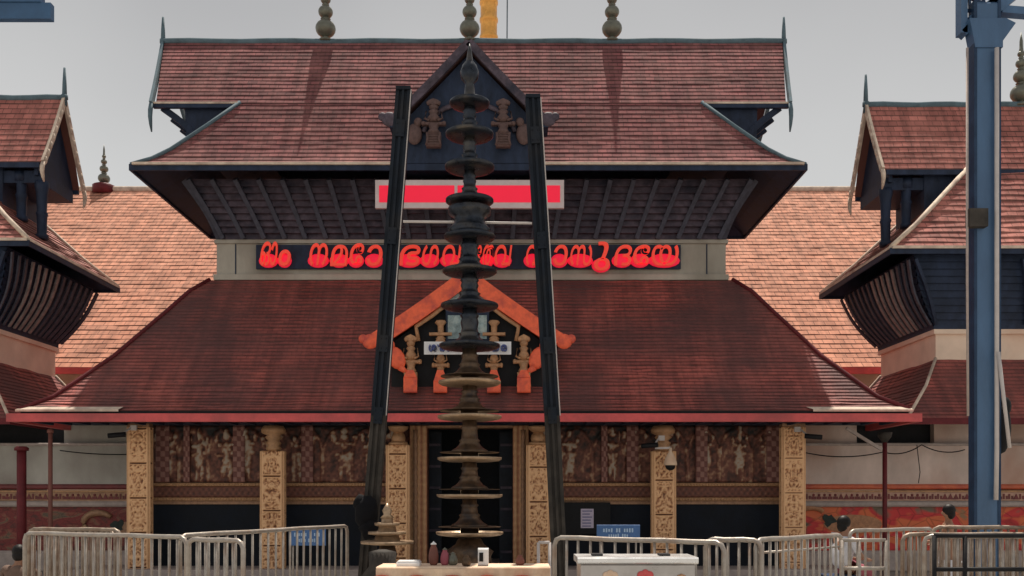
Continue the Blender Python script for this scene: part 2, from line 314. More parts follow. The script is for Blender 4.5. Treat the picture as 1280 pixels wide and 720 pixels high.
# ------------------------------------------------------------------ roof builder
def course_face(mb, prof, side, cx, cy, step, nx=None, seed=0, lip=.028, wob=.012):
    """one side of a hipped roof. prof: [(hx,hy,z)...] bottom to top. side: 'F','B','L','R'"""
    L = [0]
    for a, b in zip(prof, prof[1:]):
        L.append(L[-1]+(math.hypot(a[1]-b[1], a[2]-b[2]) if side in 'FB' else math.hypot(a[0]-b[0], a[2]-b[2])))
    tot = L[-1]; n = max(1, round(tot/step))
    def at(s):
        for k in range(len(prof)-1):
            if s <= L[k+1]+1e-9:
                t = (s-L[k])/(L[k+1]-L[k]); return [lerp(prof[k][i], prof[k+1][i], t) for i in range(3)]
        return list(prof[-1])
    def ends(s):
        hx, hy, z = at(s)
        if side == 'F': return Vector((cx-hx, cy-hy, z)), Vector((cx+hx, cy-hy, z))
        if side == 'B': return Vector((cx+hx, cy+hy, z)), Vector((cx-hx, cy+hy, z))
        if side == 'L': return Vector((cx-hx, cy+hy, z)), Vector((cx-hx, cy-hy, z))
        return Vector((cx+hx, cy-hy, z)), Vector((cx+hx, cy+hy, z))
    a, b = ends(0); wdt = (b-a).length; m = nx or max(2, int(wdt/.35))
    mid = (a+b)/2
    def u_of(p): d = p-mid; return (d.x if side in 'FB' else d.y)+50
    def row(s, lift, k):
        p, q = ends(s); out = []
        for i in range(m+1):
            v = p.lerp(q, i/m); e = 0 if i in (0, m) else 1
            v.z += lift+e*wob*(vn(i*.8, k*1.0, seed)-.5)*2*(.5+vn(i*.13, k*.2, seed+5)); out.append(v)
        return out
    prev_top = None
    for k in range(n):
        s0, s1 = tot*k/n, tot*(k+1)/n
        lo = row(s0, lip, k); hi = row(s1, 0, k)
        for i in range(m):
            mb.face([lo[i], lo[i+1], hi[i+1], hi[i]], [(u_of(lo[i]), k*step), (u_of(lo[i+1]), k*step), (u_of(hi[i+1]), k*step+step), (u_of(hi[i]), k*step+step)])
            bt = prev_top or row(s0, -.03, k)
            mb.face([bt[i], bt[i+1], lo[i+1], lo[i]], [(u_of(lo[i]), k*step), (u_of(lo[i+1]), k*step), (u_of(lo[i+1]), k*step+.004), (u_of(lo[i]), k*step+.004)])
        prev_top = hi
def hip_roof(name, mat, parent, cx, cy, prof, step, sides='FBLR', seed=0, lip=.028, wob=.012):
    mb = MB()
    for sd in sides: course_face(mb, prof, sd, cx, cy, step, seed=seed+ord(sd), lip=lip, wob=wob)
    rf_ = mb.build(name, mat, parent); mb = MB()
    for (hx0, hy0, z0), (hx1, hy1, z1) in zip(prof, prof[1:]):
      for (ax, ay), (bx, by) in (((-1,-1),(1,-1)), ((1,-1),(1,1)), ((1,1),(-1,1)), ((-1,1),(-1,-1))):
          mb.face([(cx+ax*hx0, cy+ay*hy0, z0-.05), (cx+ax*hx1, cy+ay*hy1, z1-.05), (cx+bx*hx1, cy+by*hy1, z1-.05), (cx+bx*hx0, cy+by*hy0, z0-.05)])
    mb.build('eave_soffit', M['timber'], parent); return rf_
def hips(name, mat, parent, cx, cy, prof, r=.05, corners=((-1,-1),(1,-1),(1,1),(-1,1))):
    for sx, sy in corners:
        mb = MB(); mb.tube([(cx+sx*a, cy+sy*b, z+.03) for a, b, z in prof], r, 6); mb.build(name, mat, parent)
def eave_board(name, mat, parent, cx, cy, hx, hy, z, h=.08, t=.05, zoff=0):
    mb = MB(); z += zoff
    mb.box((cx-hx-t, cy-hy-t, z-h), (cx+hx+t, cy-hy, z)); mb.box((cx-hx-t, cy+hy, z-h), (cx+hx+t, cy+hy+t, z))
    mb.box((cx-hx-t, cy-hy, z-h), (cx-hx, cy+hy, z)); mb.box((cx+hx, cy-hy, z-h), (cx+hx+t, cy+hy, z))
    return mb.build(name, mat, parent)
def gable_cap(parent, mat, cx, cy, hxb, hxt, hy, zb, zt, step, seed=3):
    """two slopes of the gabled crest on top of a hip roof, with end overhang"""
    mb = MB()
    prof = [(hxb, hy, zb), (hxt, 0.02, zt)]
    for sd in 'FB': course_face(mb, prof, sd, cx, cy, step, seed=seed, lip=.018, wob=.006)
    for sy in (-1, 1):   # underside boarding
        mb.face([(cx-hxb, cy+sy*hy, zb-.06), (cx+hxb, cy+sy*hy, zb-.06), (cx+hxt, cy, zt-.06), (cx-hxt, cy, zt-.06)], [(0,0)]*4)
    mb.build('crest_roof', mat, parent)
    rc = MB(); rc.tube([(lerp(cx-hxt, cx+hxt, i/24), cy, zt+.03+.012*math.sin(i*1.7)) for i in range(25)], .075, 8); rc.build('ridge_cap', M['ridge'], parent)
def bargeboards(parent, x, cy, hy, zb, zt, sgn, mf, mb_, wd=.16, tail=.55, spike=.6, curl=.06, lace=False, dxb=0):
    for sy, m in ((-1, mf), (1, mb_)):
        b = MB(); n = 8
        pts = [Vector((x+sgn*dxb*t, cy+sy*hy*t, lerp(zt, zb, t)-.05*math.sin(math.pi*t))) for t in [i/n for i in range(n+1)]]
        b.strip(pts, .06, wd, up=(0, sy*.8, .6))
        # hanging tail below the eave
        e = pts[-1]; tl = [e+Vector((0, sy*curl*math.sin(k*.9), -tail*k/4)) for k in range(5)]
        b.tube(tl, [.045, .05, .045, .035, .015], 6)
        if lace:
            for k in range(1, 8):
                q = pts[k]; b.ell(q+Vector((sgn*.02, sy*.06, -.13)), (.04, .05, .09), 6, 4)
        b.build('bargeboard', m, parent)
    s = MB(); s.tube([(x, cy, zt-.15), (x, cy, zt+spike*.5), (x, cy, zt+spike)], [.06, .045, .025], 6)
    s.tube([(x, cy, zt), (x, cy, zt+.1)], .075, 6); s.build('ridge_spike', M['ridge'], parent)
def kalasam(parent, x, y, z, s=1.0, name='ridge_finial'):
    mb = MB()
    prof = [(.14,0),(.15,.04),(.06,.07),(.05,.10)]
    zz = .10
    for r in (.235, .17, .12, .08):
        for k in range(1, 10):
            a = math.pi*k/10; prof.append((max(.045, r*math.sin(a)), zz+r*.85*(1-math.cos(a))))
        zz += 1.7*r; prof.append((.05, zz+.01)); prof.append((r*.5, zz+.025)); prof.append((.045, zz+.04)); zz += .045
    prof += [(.04, zz), (.035, zz+.18), (.004, zz+.38)]
    mb.lathe((x, y, z), [(r*s, q*s) for r, q in prof], 20); mb.build(name, M['brass'], parent)

def rib_curve(p0, p1, out, bulge=.16):
    """S curved bracket from wall foot p0 up to eave p1"""
    res = []
    for i in range(9):
        t = i/8; v = Vector(p0).lerp(Vector(p1), t); v += Vector(out)*(-bulge*math.sin(math.pi*t)*(1-.25*t)); res.append(v)
    return res

# ------------------------------------------------------------------ main gatehouse
GX, GY = -.9, 21.5
gate = thing('temple_gatehouse', 'large two storey temple gatehouse with dark timber eaves and tiled roofs in the middle', 'temple gatehouse', (GX, GY, 0))
low = [(8.45,4.0,3.22), (8.0,3.62,3.50), (7.2,2.75,4.42), (6.45,1.9,5.50), (6.1,1.5,6.02), (5.75,1.22,6.34)]
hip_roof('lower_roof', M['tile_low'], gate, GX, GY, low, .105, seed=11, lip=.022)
hips('hip_ridge', M['darkred'], gate, GX, GY, low, .045)
b = MB(); b.box((GX-8.62, GY-4.16, 3.00), (GX+8.62, GY-4.04, 3.155)); b.box((GX-8.62, GY-4.04, 3.00), (GX-8.5, GY+4.0, 3.155)); b.box((GX+8.5, GY-4.04, 3.00), (GX+8.62, GY+4.0, 3.155))
b.build('eave_beam', M['red'], gate)
b = MB(); b.box((GX-8.42, GY-4.02, 3.03), (GX+8.42, GY-3.85, 3.215)); b.build('eave_gap_strip', M['black'], gate)  # black strip paints in the shaded gap above the red beam
for x0, x1, zt in ((-8.5, -6.55, 3.2), (6.6, 8.5, 3.2)):      # pale tin flashing at the corners
    b = MB(); b.face([(GX+x0, GY-4.06, 3.24), (GX+x1, GY-4.06, 3.24), (GX+x1-.05*(1 if x1>0 else -1), GY-3.94, 3.30), (GX+x0*.985, GY-3.94, 3.30)])
    b.box((GX+x0, GY-4.065, 3.20), (GX+x1, GY-4.055, 3.24)); b.build('corner_flashing', M['mortar'], gate)
# upper storey drum
ux, uy = 5.62, 1.15
b = MB(); b.box((GX-ux, GY-uy, 6.2), (GX+ux, GY+uy, 7.22)); b.build('upper_wall', M['plaster'], gate)
b = MB(); b.box((GX-ux-.04, GY-uy-.05, 7.17), (GX+ux+.04, GY+uy+.05, 7.25)); b.build('wall_cornice', M['plaster'], gate)
b = MB(); b.box((GX-ux-.05, GY-uy-.07, 6.36), (GX+ux+.05, GY-uy, 6.48)); b.build('wall_sill', M['plaster'], gate)
for sx in (-1, 1):
    b = MB(); b.box((GX+sx*5.2-.012, GY-uy-.012, 6.5), (GX+sx*5.2+.012, GY-uy-.002, 7.16)); b.build('wall_joint', M['timber'], gate)
# slanting louvred wall
Z0, Z1 = 7.25, 8.36
sl_b = (5.5, 1.14); sl_t = (6.05, 1.78)
mb = MB()
nl = 9
for k in range(nl):
    t0, t1 = k/nl, (k+1)/nl
    a0, a1 = lerp(sl_b[0], sl_t[0], t0), lerp(sl_b[0], sl_t[0], t1); c0, c1 = lerp(sl_b[1], sl_t[1], t0), lerp(sl_b[1], sl_t[1], t1)
    z0, z1 = lerp(Z0, Z1, t0), lerp(Z0, Z1, t1); o = .07
    lo = [(-a0,-c0),(a0,-c0),(a0,c0),(-a0,c0)]; hi = [(-a1,-c1),(a1,-c1),(a1,c1),(-a1,c1)]
    for i in range(4):
        j = (i+1) % 4; nx = [(0,-1),(1,0),(0,1),(-1,0)][i]
        L0 = Vector((GX+lo[i][0], GY+lo[i][1], z0)); L1 = Vector((GX+lo[j][0], GY+lo[j][1], z0))
        H0 = Vector((GX+hi[i][0], GY+hi[i][1], z1)); H1 = Vector((GX+hi[j][0], GY+hi[j][1], z1)); n = Vector((nx[0]*o, nx[1]*o, 0))
        mb.face([L0+n, L1+n, H1-n*.4, H0-n*.4]); mb.face([H0-n*.4, H1-n*.4, H1+n, H0+n])
mb.build('louvred_wall', M['timber2'], gate)
nr = 24
for i in range(nr+1):
    f = -1+2*i/nr; e = abs(f)**3*.35
    p0 = (GX+f*5.45, GY-sl_b[1]-.07, Z0+.02); p1 = (GX+f*6.0, GY-sl_t[1]-.07, Z1)
    q = rib_curve(p0, p1, (f*e, -1, .3), .10); r_ = MB(); r_.strip(q, .095, .15, up=(0, 1, .4)); r_.build('eave_bracket', M['rib'], gate)
for sx in (-1, 1):
    for i in range(6):
        f = -1+2*i/5
        q = rib_curve((GX+sx*(sl_b[0]+.07), GY+f*sl_b[1], Z0+.02), (GX+sx*(sl_t[0]+.07), GY+f*sl_t[1], Z1), (sx, 0, .3), .10)
        r_ = MB(); r_.strip(q, .055, .12, up=(1, 0, .4)); r_.build('eave_bracket', M['rib'], gate)
# upper hip roof, crest, gables
up = [(6.95,2.52,8.40), (6.62,2.26,8.62), (6.30,2.07,8.88), (5.65,1.68,9.55), (5.06,1.30,10.20), (4.7,1.07,10.56)]
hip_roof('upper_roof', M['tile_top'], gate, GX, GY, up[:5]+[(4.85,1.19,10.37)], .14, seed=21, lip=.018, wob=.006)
eave_board('eave_board', M['timber'], gate, GX, GY, 6.93, 2.5, 8.43, .13, .05)
for xa_, xb_ in ((-6.9, -1.42), (1.46, 6.9)): b = MB(); b.box((GX+xa_, GY-2.6, 8.405), (GX+xb_, GY-2.52, 8.455)); b.build('eave_tile_edge', M['mortar'], gate)
hips('hip_ridge', M['ridge'], gate, GX, GY, up[:5], .045)
gable_cap(gate, M['tile_top'], GX, GY, 6.90, 7.20, 1.31, 10.20, 12.17, .14, 31)
for sx in (-1, 1):
    bargeboards(gate, GX+sx*7.24, GY, 1.4, 10.15, 12.15, sx, M['ridge'], M['ridge'], .14, .6, .62, dxb=-.27)
    # gable chamber under the overhang
    b = MB(); x0, x1 = sorted((GX+sx*4.6, GX+sx*6.3)); 
    b.prism([(x0, GY-1.12, 9.2), (x0, GY+1.12, 9.2), (x0, GY+1.22, 10.2), (x0, GY+.1, 12.0), (x0, GY-.1, 12.0), (x0, GY-1.22, 10.2)], (x1-x0, 0, 0)); b.build('gable_wall', M['timber'], gate)
    for k in range(5):
        q = rib_curve((GX+sx*(6.0+.05*k), GY-1.12+.56*k, 9.35), (GX+sx*6.8, GY-1.18+.59*k, 10.15), (sx, 0, 0), .14)
        r_ = MB(); r_.strip(q, .09, .14, up=(1, 0, .3)); r_.build('gable_bracket', M['timber'], gate)
    b = MB(); b.box((min(GX+sx*5.1, GX+sx*6.95), GY-1.36, 10.09), (max(GX+sx*5.1, GX+sx*6.95), GY-1.28, 10.17)); b.build('crest_eave_board', M['timber'], gate)
    b = MB(); b.box((min(GX+sx*5.1, GX+sx*6.95), GY-1.37, 10.175), (max(GX+sx*5.1, GX+sx*6.95), GY-1.33, 10.215)); b.build('crest_tile_edge', M['mortar'], gate)
for px in (407, 587, 765): kalasam(gate, (px-640)/F*GY, GY, 12.2)

# front gablet on the upper roof
def gablet(cx, Yf, zp, zc, hw, depth, zbase, mface, mroof, mbarge, bw, thick=.1, tail=True):
    """projecting gabled dormer: roof slopes running back, barge boards, sunk face"""
    for sx in (-1, 1):
        mb = MB(); n = 12
        for k in range(n):
            t0, t1 = k/n, (k+1)/n
            for d0 in range(6):
                y0, y1 = Yf+depth*d0/6, Yf+depth*(d0+1)/6
                A = Vector((cx+sx*hw*1.02*(1-t0), 0, lerp(zc, zp, t0)+.03)); B = Vector((cx+sx*hw*1.02*(1-t1), 0, lerp(zc, zp, t1)))
                pts = [(A.x, y0, A.z), (A.x, y1, A.z), (B.x, y1, B.z), (B.x, y0, B.z)]
                mb.face(pts, [(y0, k*.14), (y1, k*.14), (y1, k*.14+.14), (y0, k*.14+.14)])
        mb.face([(cx+sx*hw, Yf, zc-.05), (cx+sx*hw, Yf+depth, zc-.05), (cx, Yf+depth, zp-.07), (cx, Yf, zp-.07)], [(0,0)]*4)
        mb.build('gablet_roof', mroof, gate)
        b = MB(); pts = [Vector((cx+sx*hw*t, Yf-.06, lerp(zp, zc, t)-.03*math.sin(math.pi*t))) for t in [i/8 for i in range(9)]]
        b.strip(pts, bw, .07, up=(0, 1, 0))
        if tail:
            e = pts[-1]; b.ell(e+Vector((sx*.10, 0, -.02)), (.16, .06, .15)); b.ell(e+Vector((sx*.24, 0, .03)), (.09, .05, .09))
        b.build('gablet_bargeboard', mbarge, gate)
g1x = GX+.02
gablet(g1x, 18.85, 10.85, 9.30, 1.52, 2.2, 8.4, None, M['tile_top'], M['timber2'], .16)
b = MB(); b.prism([(g1x-1.35, 18.98, 8.45), (g1x+1.35, 18.98, 8.45), (g1x+1.35, 18.98, 9.3), (g1x, 18.98, 10.7), (g1x-1.35, 18.98, 9.3)], (0, 1.2, 0)); b.build('gablet_face', M['timber'], gate)
for x_ in (-1.62, 1.32): b = MB(); b.box((g1x+x_, 18.78, 9.12), (g1x+x_+.3, 19.3, 9.3)); b.build('gablet_eave_end', M['timber'], gate)
def figure_bracket(cx, Y, z0, z1, wmax, mat, name='carved_bracket', seed=1):
    """carved figure bracket, built up from turned and rounded pieces fused in one mesh"""
    mb = MB(); h = z1-z0; s = wmax
    mb.bbox((cx-s*.30, Y-.10, z0), (cx+s*.30, Y+.05, z0+h*.30), .02)
    mb.bbox((cx-s*.50, Y-.07, z0+h*.47), (cx+s*.50, Y+.04, z0+h*.54), .015)
    mb.lathe((cx, Y-.02, z0+h*.28), [(s*.20,0),(s*.26,h*.05),(s*.17,h*.12),(s*.24,h*.20)], 10)
    mb.lathe((cx, Y-.02, z0+h*.54), [(s*.17,0),(s*.27,h*.09),(s*.15,h*.17),(s*.22,h*.22),(s*.12,h*.27)], 10)
    mb.ell((cx, Y-.02, z0+h*.87), (s*.20, .08, h*.09))
    for q in (-1, 1):
        mb.ell((cx+q*s*.42, Y-.05, z0+h*.505), (s*.09, .05, h*.05)); mb.ell((cx+q*s*.20, Y-.07, z0+h*.93), (s*.10, .05, h*.05))
        mb.tube([(cx+q*s*.30, Y-.1, z0+h*.02), (cx+q*s*.22, Y-.12, z0+h*.16), (cx+q*s*.27, Y-.1, z0+h*.29)], s*.05, 6)
        mb.tube([(cx+q*s*.16, Y-.08, z0+h*.56), (cx+q*s*.36, Y-.06, z0+h*.60), (cx+q*s*.30, Y-.06, z0+h*.76)], [s*.07, s*.05, s*.035], 6)
    for k in range(5): mb.bbox((cx-s*(.30-.012*k), Y-.125, z0+h*(.04+.055*k)), (cx+s*(.30-.012*k), Y-.09, z0+h*(.06+.055*k)), .006)
    mb.prism([(cx-s*.26, Y-.1, z0+h*.90), (cx+s*.26, Y-.1, z0+h*.90), (cx+s*.20, Y-.1, z0+h*.98), (cx, Y-.1, z0+h*1.02), (cx-s*.20, Y-.1, z0+h*.98)], (0, .1, 0))
    return mb.build(name, mat, gate)
M['figbrown'] = paint('brown pink carved figure', (.12,.075,.07), .6, var=.3, scale=14)
M['figtan'] = paint('tan painted figure', (.42,.22,.11), .55, var=.3, scale=14)
for dx in (-.72, .70): figure_bracket(g1x+dx, 18.86, 8.72, 9.68, .5, M['figbrown'])
for dx in (-1.12, 1.12):
    b = MB(); b.ell((g1x+dx, 18.9, 9.02), (.16, .07, .22)); b.ell((g1x+dx*.93, 18.88, 9.26), (.09, .06, .09)); b.build('carved_parrot', M['orange'] if False else M['figbrown'], gate)
b = MB()
for sx in (-1, 1): b.tube([(g1x+sx*.95*math.sin(t), 18.92, 8.95+.95*math.cos(t)*.75) for t in [i*.2 for i in range(8)]], .05, 6)
b.build('gablet_arch', M['timber2'], gate)
# lower painted gablet
g2x = GX+.03
gablet(g2x, 17.95, 5.86, 4.62, 1.78, 1.9, 3.6, None, M['tile_low'], M['orange'], .30, tail=True)
b = MB(); b.prism([(g2x-1.5, 18.1, 3.5), (g2x+1.5, 18.1, 3.5), (g2x+1.5, 18.1, 4.6), (g2x, 18.1, 5.7), (g2x-1.5, 18.1, 4.6)], (0, 1.3, 0)); b.build('gablet_face', M['black'], gate)
for dx in (-1.10, -.52, .52, 1.10):
    outer = abs(dx) > .9
    figure_bracket(g2x+dx, 17.98, 3.62 if not outer else 3.70, 4.66 if not outer else 4.72, .42 if outer else .34, M['figtan'])
    b = MB(); zb = 3.60; b.bbox((g2x+dx-.13, 17.83, zb), (g2x+dx+.13, 17.93, zb+(.30 if outer else .22)), .02)
    b.prism([(g2x+dx-.13, 17.84, zb+(.30 if outer else .22)), (g2x+dx+.13, 17.84, zb+(.30 if outer else .22)), (g2x+dx+.06, 17.84, zb+.44), (g2x+dx-.06, 17.84, zb+.44)], (0, .08, 0))
    b.build('bracket_foot', M['orange'], gate)
for dx in (-.52, .52):
    b = MB(); b.lathe((g2x+dx, 17.98, 4.62), [(.07,0),(.10,.05),(.06,.1),(.06,.3),(.12,.36),(.09,.4)], 10); b.bbox((g2x+dx-.22, 17.9, 4.72), (g2x+dx+.22, 18.0, 4.78)); b.build('carved_column', M['figtan'], gate)
for sx in (-1, 1):
    b = MB(); b.ell((g2x+sx*1.38, 17.9, 4.28), (.17, .07, .24), rot=Matrix.Rotation(sx*.5, 3, 'Y')); b.ell((g2x+sx*1.5, 17.88, 4.52), (.10, .06, .12)); b.tube([(g2x+sx*1.3, 17.9, 4.1), (g2x+sx*1.15, 17.9, 3.98)], [.08, .03], 6); b.build('carved_parrot', M['orange'], gate)
    b = MB(); b.tube([(g2x+sx*.95, 17.95, 4.62), (g2x+sx*1.0, 17.95, 4.9), (g2x+sx*.7, 17.95, 5.1), (g2x+sx*.45, 17.95, 5.3)], .045, 6); b.build('carved_scroll', M['figtan'], gate)
wf = MB(); wf.box((g2x-.42, 17.96, 4.58), (g2x+.42, 18.02, 5.60)); wfo = wf.build('picture_frame', M['timber'], gate)
for x0, x1, z0, z1 in ((-.38, -.06, 4.66, 5.12), (.06, .38, 4.66, 5.12), (-.38, -.06, 5.32, 5.55), (.06, .38, 5.32, 5.55)):
    b = MB(); b.box((g2x+x0, 17.945, z0), (g2x+x1, 17.958, z1)); b.build('glass_pane', M['glass'], wfo)

# ------------------------------------------------------------------ Malayalam lettering
def glyph_mesh(text, size, ext=.02, off=0.0):
    cu = bpy.data.curves.new('t', 'FONT'); cu.body = text; cu.size = size; cu.extrude = ext; cu.offset = off; cu.resolution_u = 3
    o = bpy.data.objects.new('t', cu); COL.objects.link(o)
    dg = bpy.context.evaluated_depsgraph_get(); dg.update()
    me = bpy.data.meshes.new_from_object(o.evaluated_get(dg)); bpy.data.objects.remove(o); return me
def letter(name, text, x, z, Y, hgt, wid, mat, parent, slant=.0, off=.0):
    me = glyph_mesh(text, 1.0, .03, off); vs = [v.co.copy() for v in me.vertices]
    if not vs: return None
    x0, x1 = min(v.x for v in vs), max(v.x for v in vs); y0, y1 = min(v.y for v in vs), max(v.y for v in vs)
    O = origin(parent)
    for v in me.vertices:
        u = (v.co.x-x0)/max(1e-6, x1-x0); q = (v.co.y-y0)/max(1e-6, y1-y0)
        v.co = Vector((x+u*wid+slant*q*hgt, Y-v.co.z*1.0, z+q*hgt))-O
    me.materials.clear(); me.materials.append(mat); o = bpy.data.objects.new(name, me); COL.objects.link(o); o.parent = parent; return o
YS = GY-uy-.1
sign = thing('lettered_sign', 'long dark signboard with glowing red Malayalam lettering across the upper wall', 'sign', (GX, YS, 6.6))
b = MB(); b.box((P(320,0,YS).x, YS, P(0,336,YS).z), (P(851,0,YS).x, YS+.06, P(0,306,YS).z)); b.build('backboard', M['timber'], sign)
seq = [('\u0d13',326,348,30),('\u0d02',349,365,20),('\u0d28',387,411,28),('\u0d2e',414,436,26),('\u0d4b',0,0,0),
       ('\u0d47',437,455,28),('\u0d3e',458,479,26),
       ('\u0d2d',499,526,26),('\u0d17',527,549,26),('\u0d35',552,576,26),('\u0d24',602,617,26),('\u0d47',590,601,26),('\u0d35',617,639,26),
       ('\u0d35',656,676,26),('\u0d3e',690,709,26),('\u0d38',711,740,26),('\u0d41',741,762,36),('\u0d26',766,789,26),('\u0d47',789,811,26),('\u0d2f',812,848,26)]
for ch, a, c, hp in seq:
    if not a: continue
    base = 334 if hp < 36 else 340
    A, B_ = P(a, base, YS), P(c, base-hp, YS)
    letter('letter', ch, A.x, A.z, YS-.11, B_.z-A.z, (B_.x-A.x)*.92, M['ledglyph'], sign, .12, .006)
    lb = MB(); wv = (B_.x-A.x)
    lb.ell(((A.x+B_.x)/2-.01, YS-.04, A.z+.13), (wv*.56, .06, .155), 16, 8); lb.build('letter_glow_plate', M['led'], sign)
YD = 19.05
disp = thing('led_display', 'pale framed red lit display board hung high under the upper eave', 'sign', (GX, YD, 7.7))
b = MB(); p0, p1 = P(469, 260, YD), P(705, 225, YD); b.box((p0.x, YD, p0.z), (p1.x, YD+.08, p1.z)); b.build('frame', M['pinkwhite'], disp)
for a, c in ((474, 568), (572, 700)):
    p0, p1 = P(a, 253, YD), P(c, 232, YD); b = MB(); n = 30; pts = []
    for i in range(n+1): pts.append((lerp(p0.x, p1.x, i/n), YD-.012, p0.z))
    for i in range(n, -1, -1): pts.append((lerp(p0.x, p1.x, i/n), YD-.012, p1.z))
    b.prism(pts, (0, .01, 0)); b.build('lit_panel', M['led'], disp)
YN = 17.72
nb = thing('name_board', 'small white nameboard with dark blue lettering on the painted gablet', 'sign', tuple(P(584, 442, YN)))
b = MB(); p0, p1 = P(530, 443, YN), P(639, 427, YN); b.box((p0.x, YN, p0.z), (p1.x, YN+.03, p1.z)); b.build('board', M['white'], nb)
for ch, a, c in (('\u0d36',536,546),('\u0d4d\u0d30',547,556),('\u0d17',558,566),('\u0d41',568,578),('\u0d30',592,602),('\u0d35',604,612),('\u0d2f',614,624),('\u0d30',626,634)):
    A, B_ = P(a, 440, YN), P(c, 431, YN); letter('letter', ch, A.x, A.z, YN-.035, B_.z-A.z, B_.x-A.x, M['inkblue'], nb, 0, .03)

# ------------------------------------------------------------------ ground storey: pillars, carved wall, doorway
PY = 18.3; WY = 19.0
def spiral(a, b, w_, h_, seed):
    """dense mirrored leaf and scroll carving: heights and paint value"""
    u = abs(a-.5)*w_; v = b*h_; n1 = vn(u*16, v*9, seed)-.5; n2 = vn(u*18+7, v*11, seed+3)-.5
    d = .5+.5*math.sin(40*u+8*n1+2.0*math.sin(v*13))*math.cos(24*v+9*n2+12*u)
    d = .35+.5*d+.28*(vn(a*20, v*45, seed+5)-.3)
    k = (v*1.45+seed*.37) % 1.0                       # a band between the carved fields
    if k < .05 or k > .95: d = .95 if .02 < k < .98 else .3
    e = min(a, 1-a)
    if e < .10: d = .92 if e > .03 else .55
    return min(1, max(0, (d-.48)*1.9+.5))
def pillar(px, top='round', wpx=26, seed=1):
    x = (px-640)/F*PY; hw = wpx/F*PY/2; dp = .16
    c = MB(); zt = 3.02; zs = 2.5 if top == 'spool' else (2.62 if top == 'ball' else 2.98)
    c.box((x-hw+.015, PY+.015, 0), (x+hw-.015, PY+dp-.015, zs))
    for o, u, n in (((x-hw, PY, .0), (2*hw, 0, 0), (0, -1, 0)), ((x-hw, PY+dp, 0), (0, -dp, 0), (-1, 0, 0)), ((x+hw, PY, 0), (0, dp, 0), (1, 0, 0))):
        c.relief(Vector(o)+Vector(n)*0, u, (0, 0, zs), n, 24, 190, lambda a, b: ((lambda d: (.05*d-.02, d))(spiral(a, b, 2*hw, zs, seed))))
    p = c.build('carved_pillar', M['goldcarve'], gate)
    yc = PY+.12
    if top == 'spool':
        c = MB(); c.lathe((x, yc, zs), [(hw*.6,0),(hw*.75,.05),(hw*.55,.1),(hw*.75,.16),(hw*.5,.2),(hw*.8,.27),(hw*.6,.31),(hw*1.1,.36),(hw*1.15,.42),(hw*.9,.5)], 14)
        c.build('pillar_capital', M['goldline'], p)
    elif top == 'ball':
        c = MB(); c.ell((x, yc, zs+.13), (hw*.7, hw*.7, .15)); c.lathe((x, yc, zs), [(hw,0),(hw*.9,.05),(hw*.5,.08)], 14); c.lathe((x, yc, zs+.25), [(hw*.5,0),(hw*.9,.06),(hw,.12)], 14); c.build('pillar_capital', M['goldline'], p)
    else:
        c = MB(); c.box((x-hw*1.1, PY-.03, zs-.0), (x+hw*1.1, PY+dp, zt+.02)); c.build('pillar_capital', M['dullgold'], p)
for px, tp, wp, sd in ((173,'square',26,2),(340,'spool',27,3),(497,'ball',26,4),(673,'ball',27,5),(830,'spool',27,6),(992,'square',27,7)): pillar(px, tp, wp, sd)
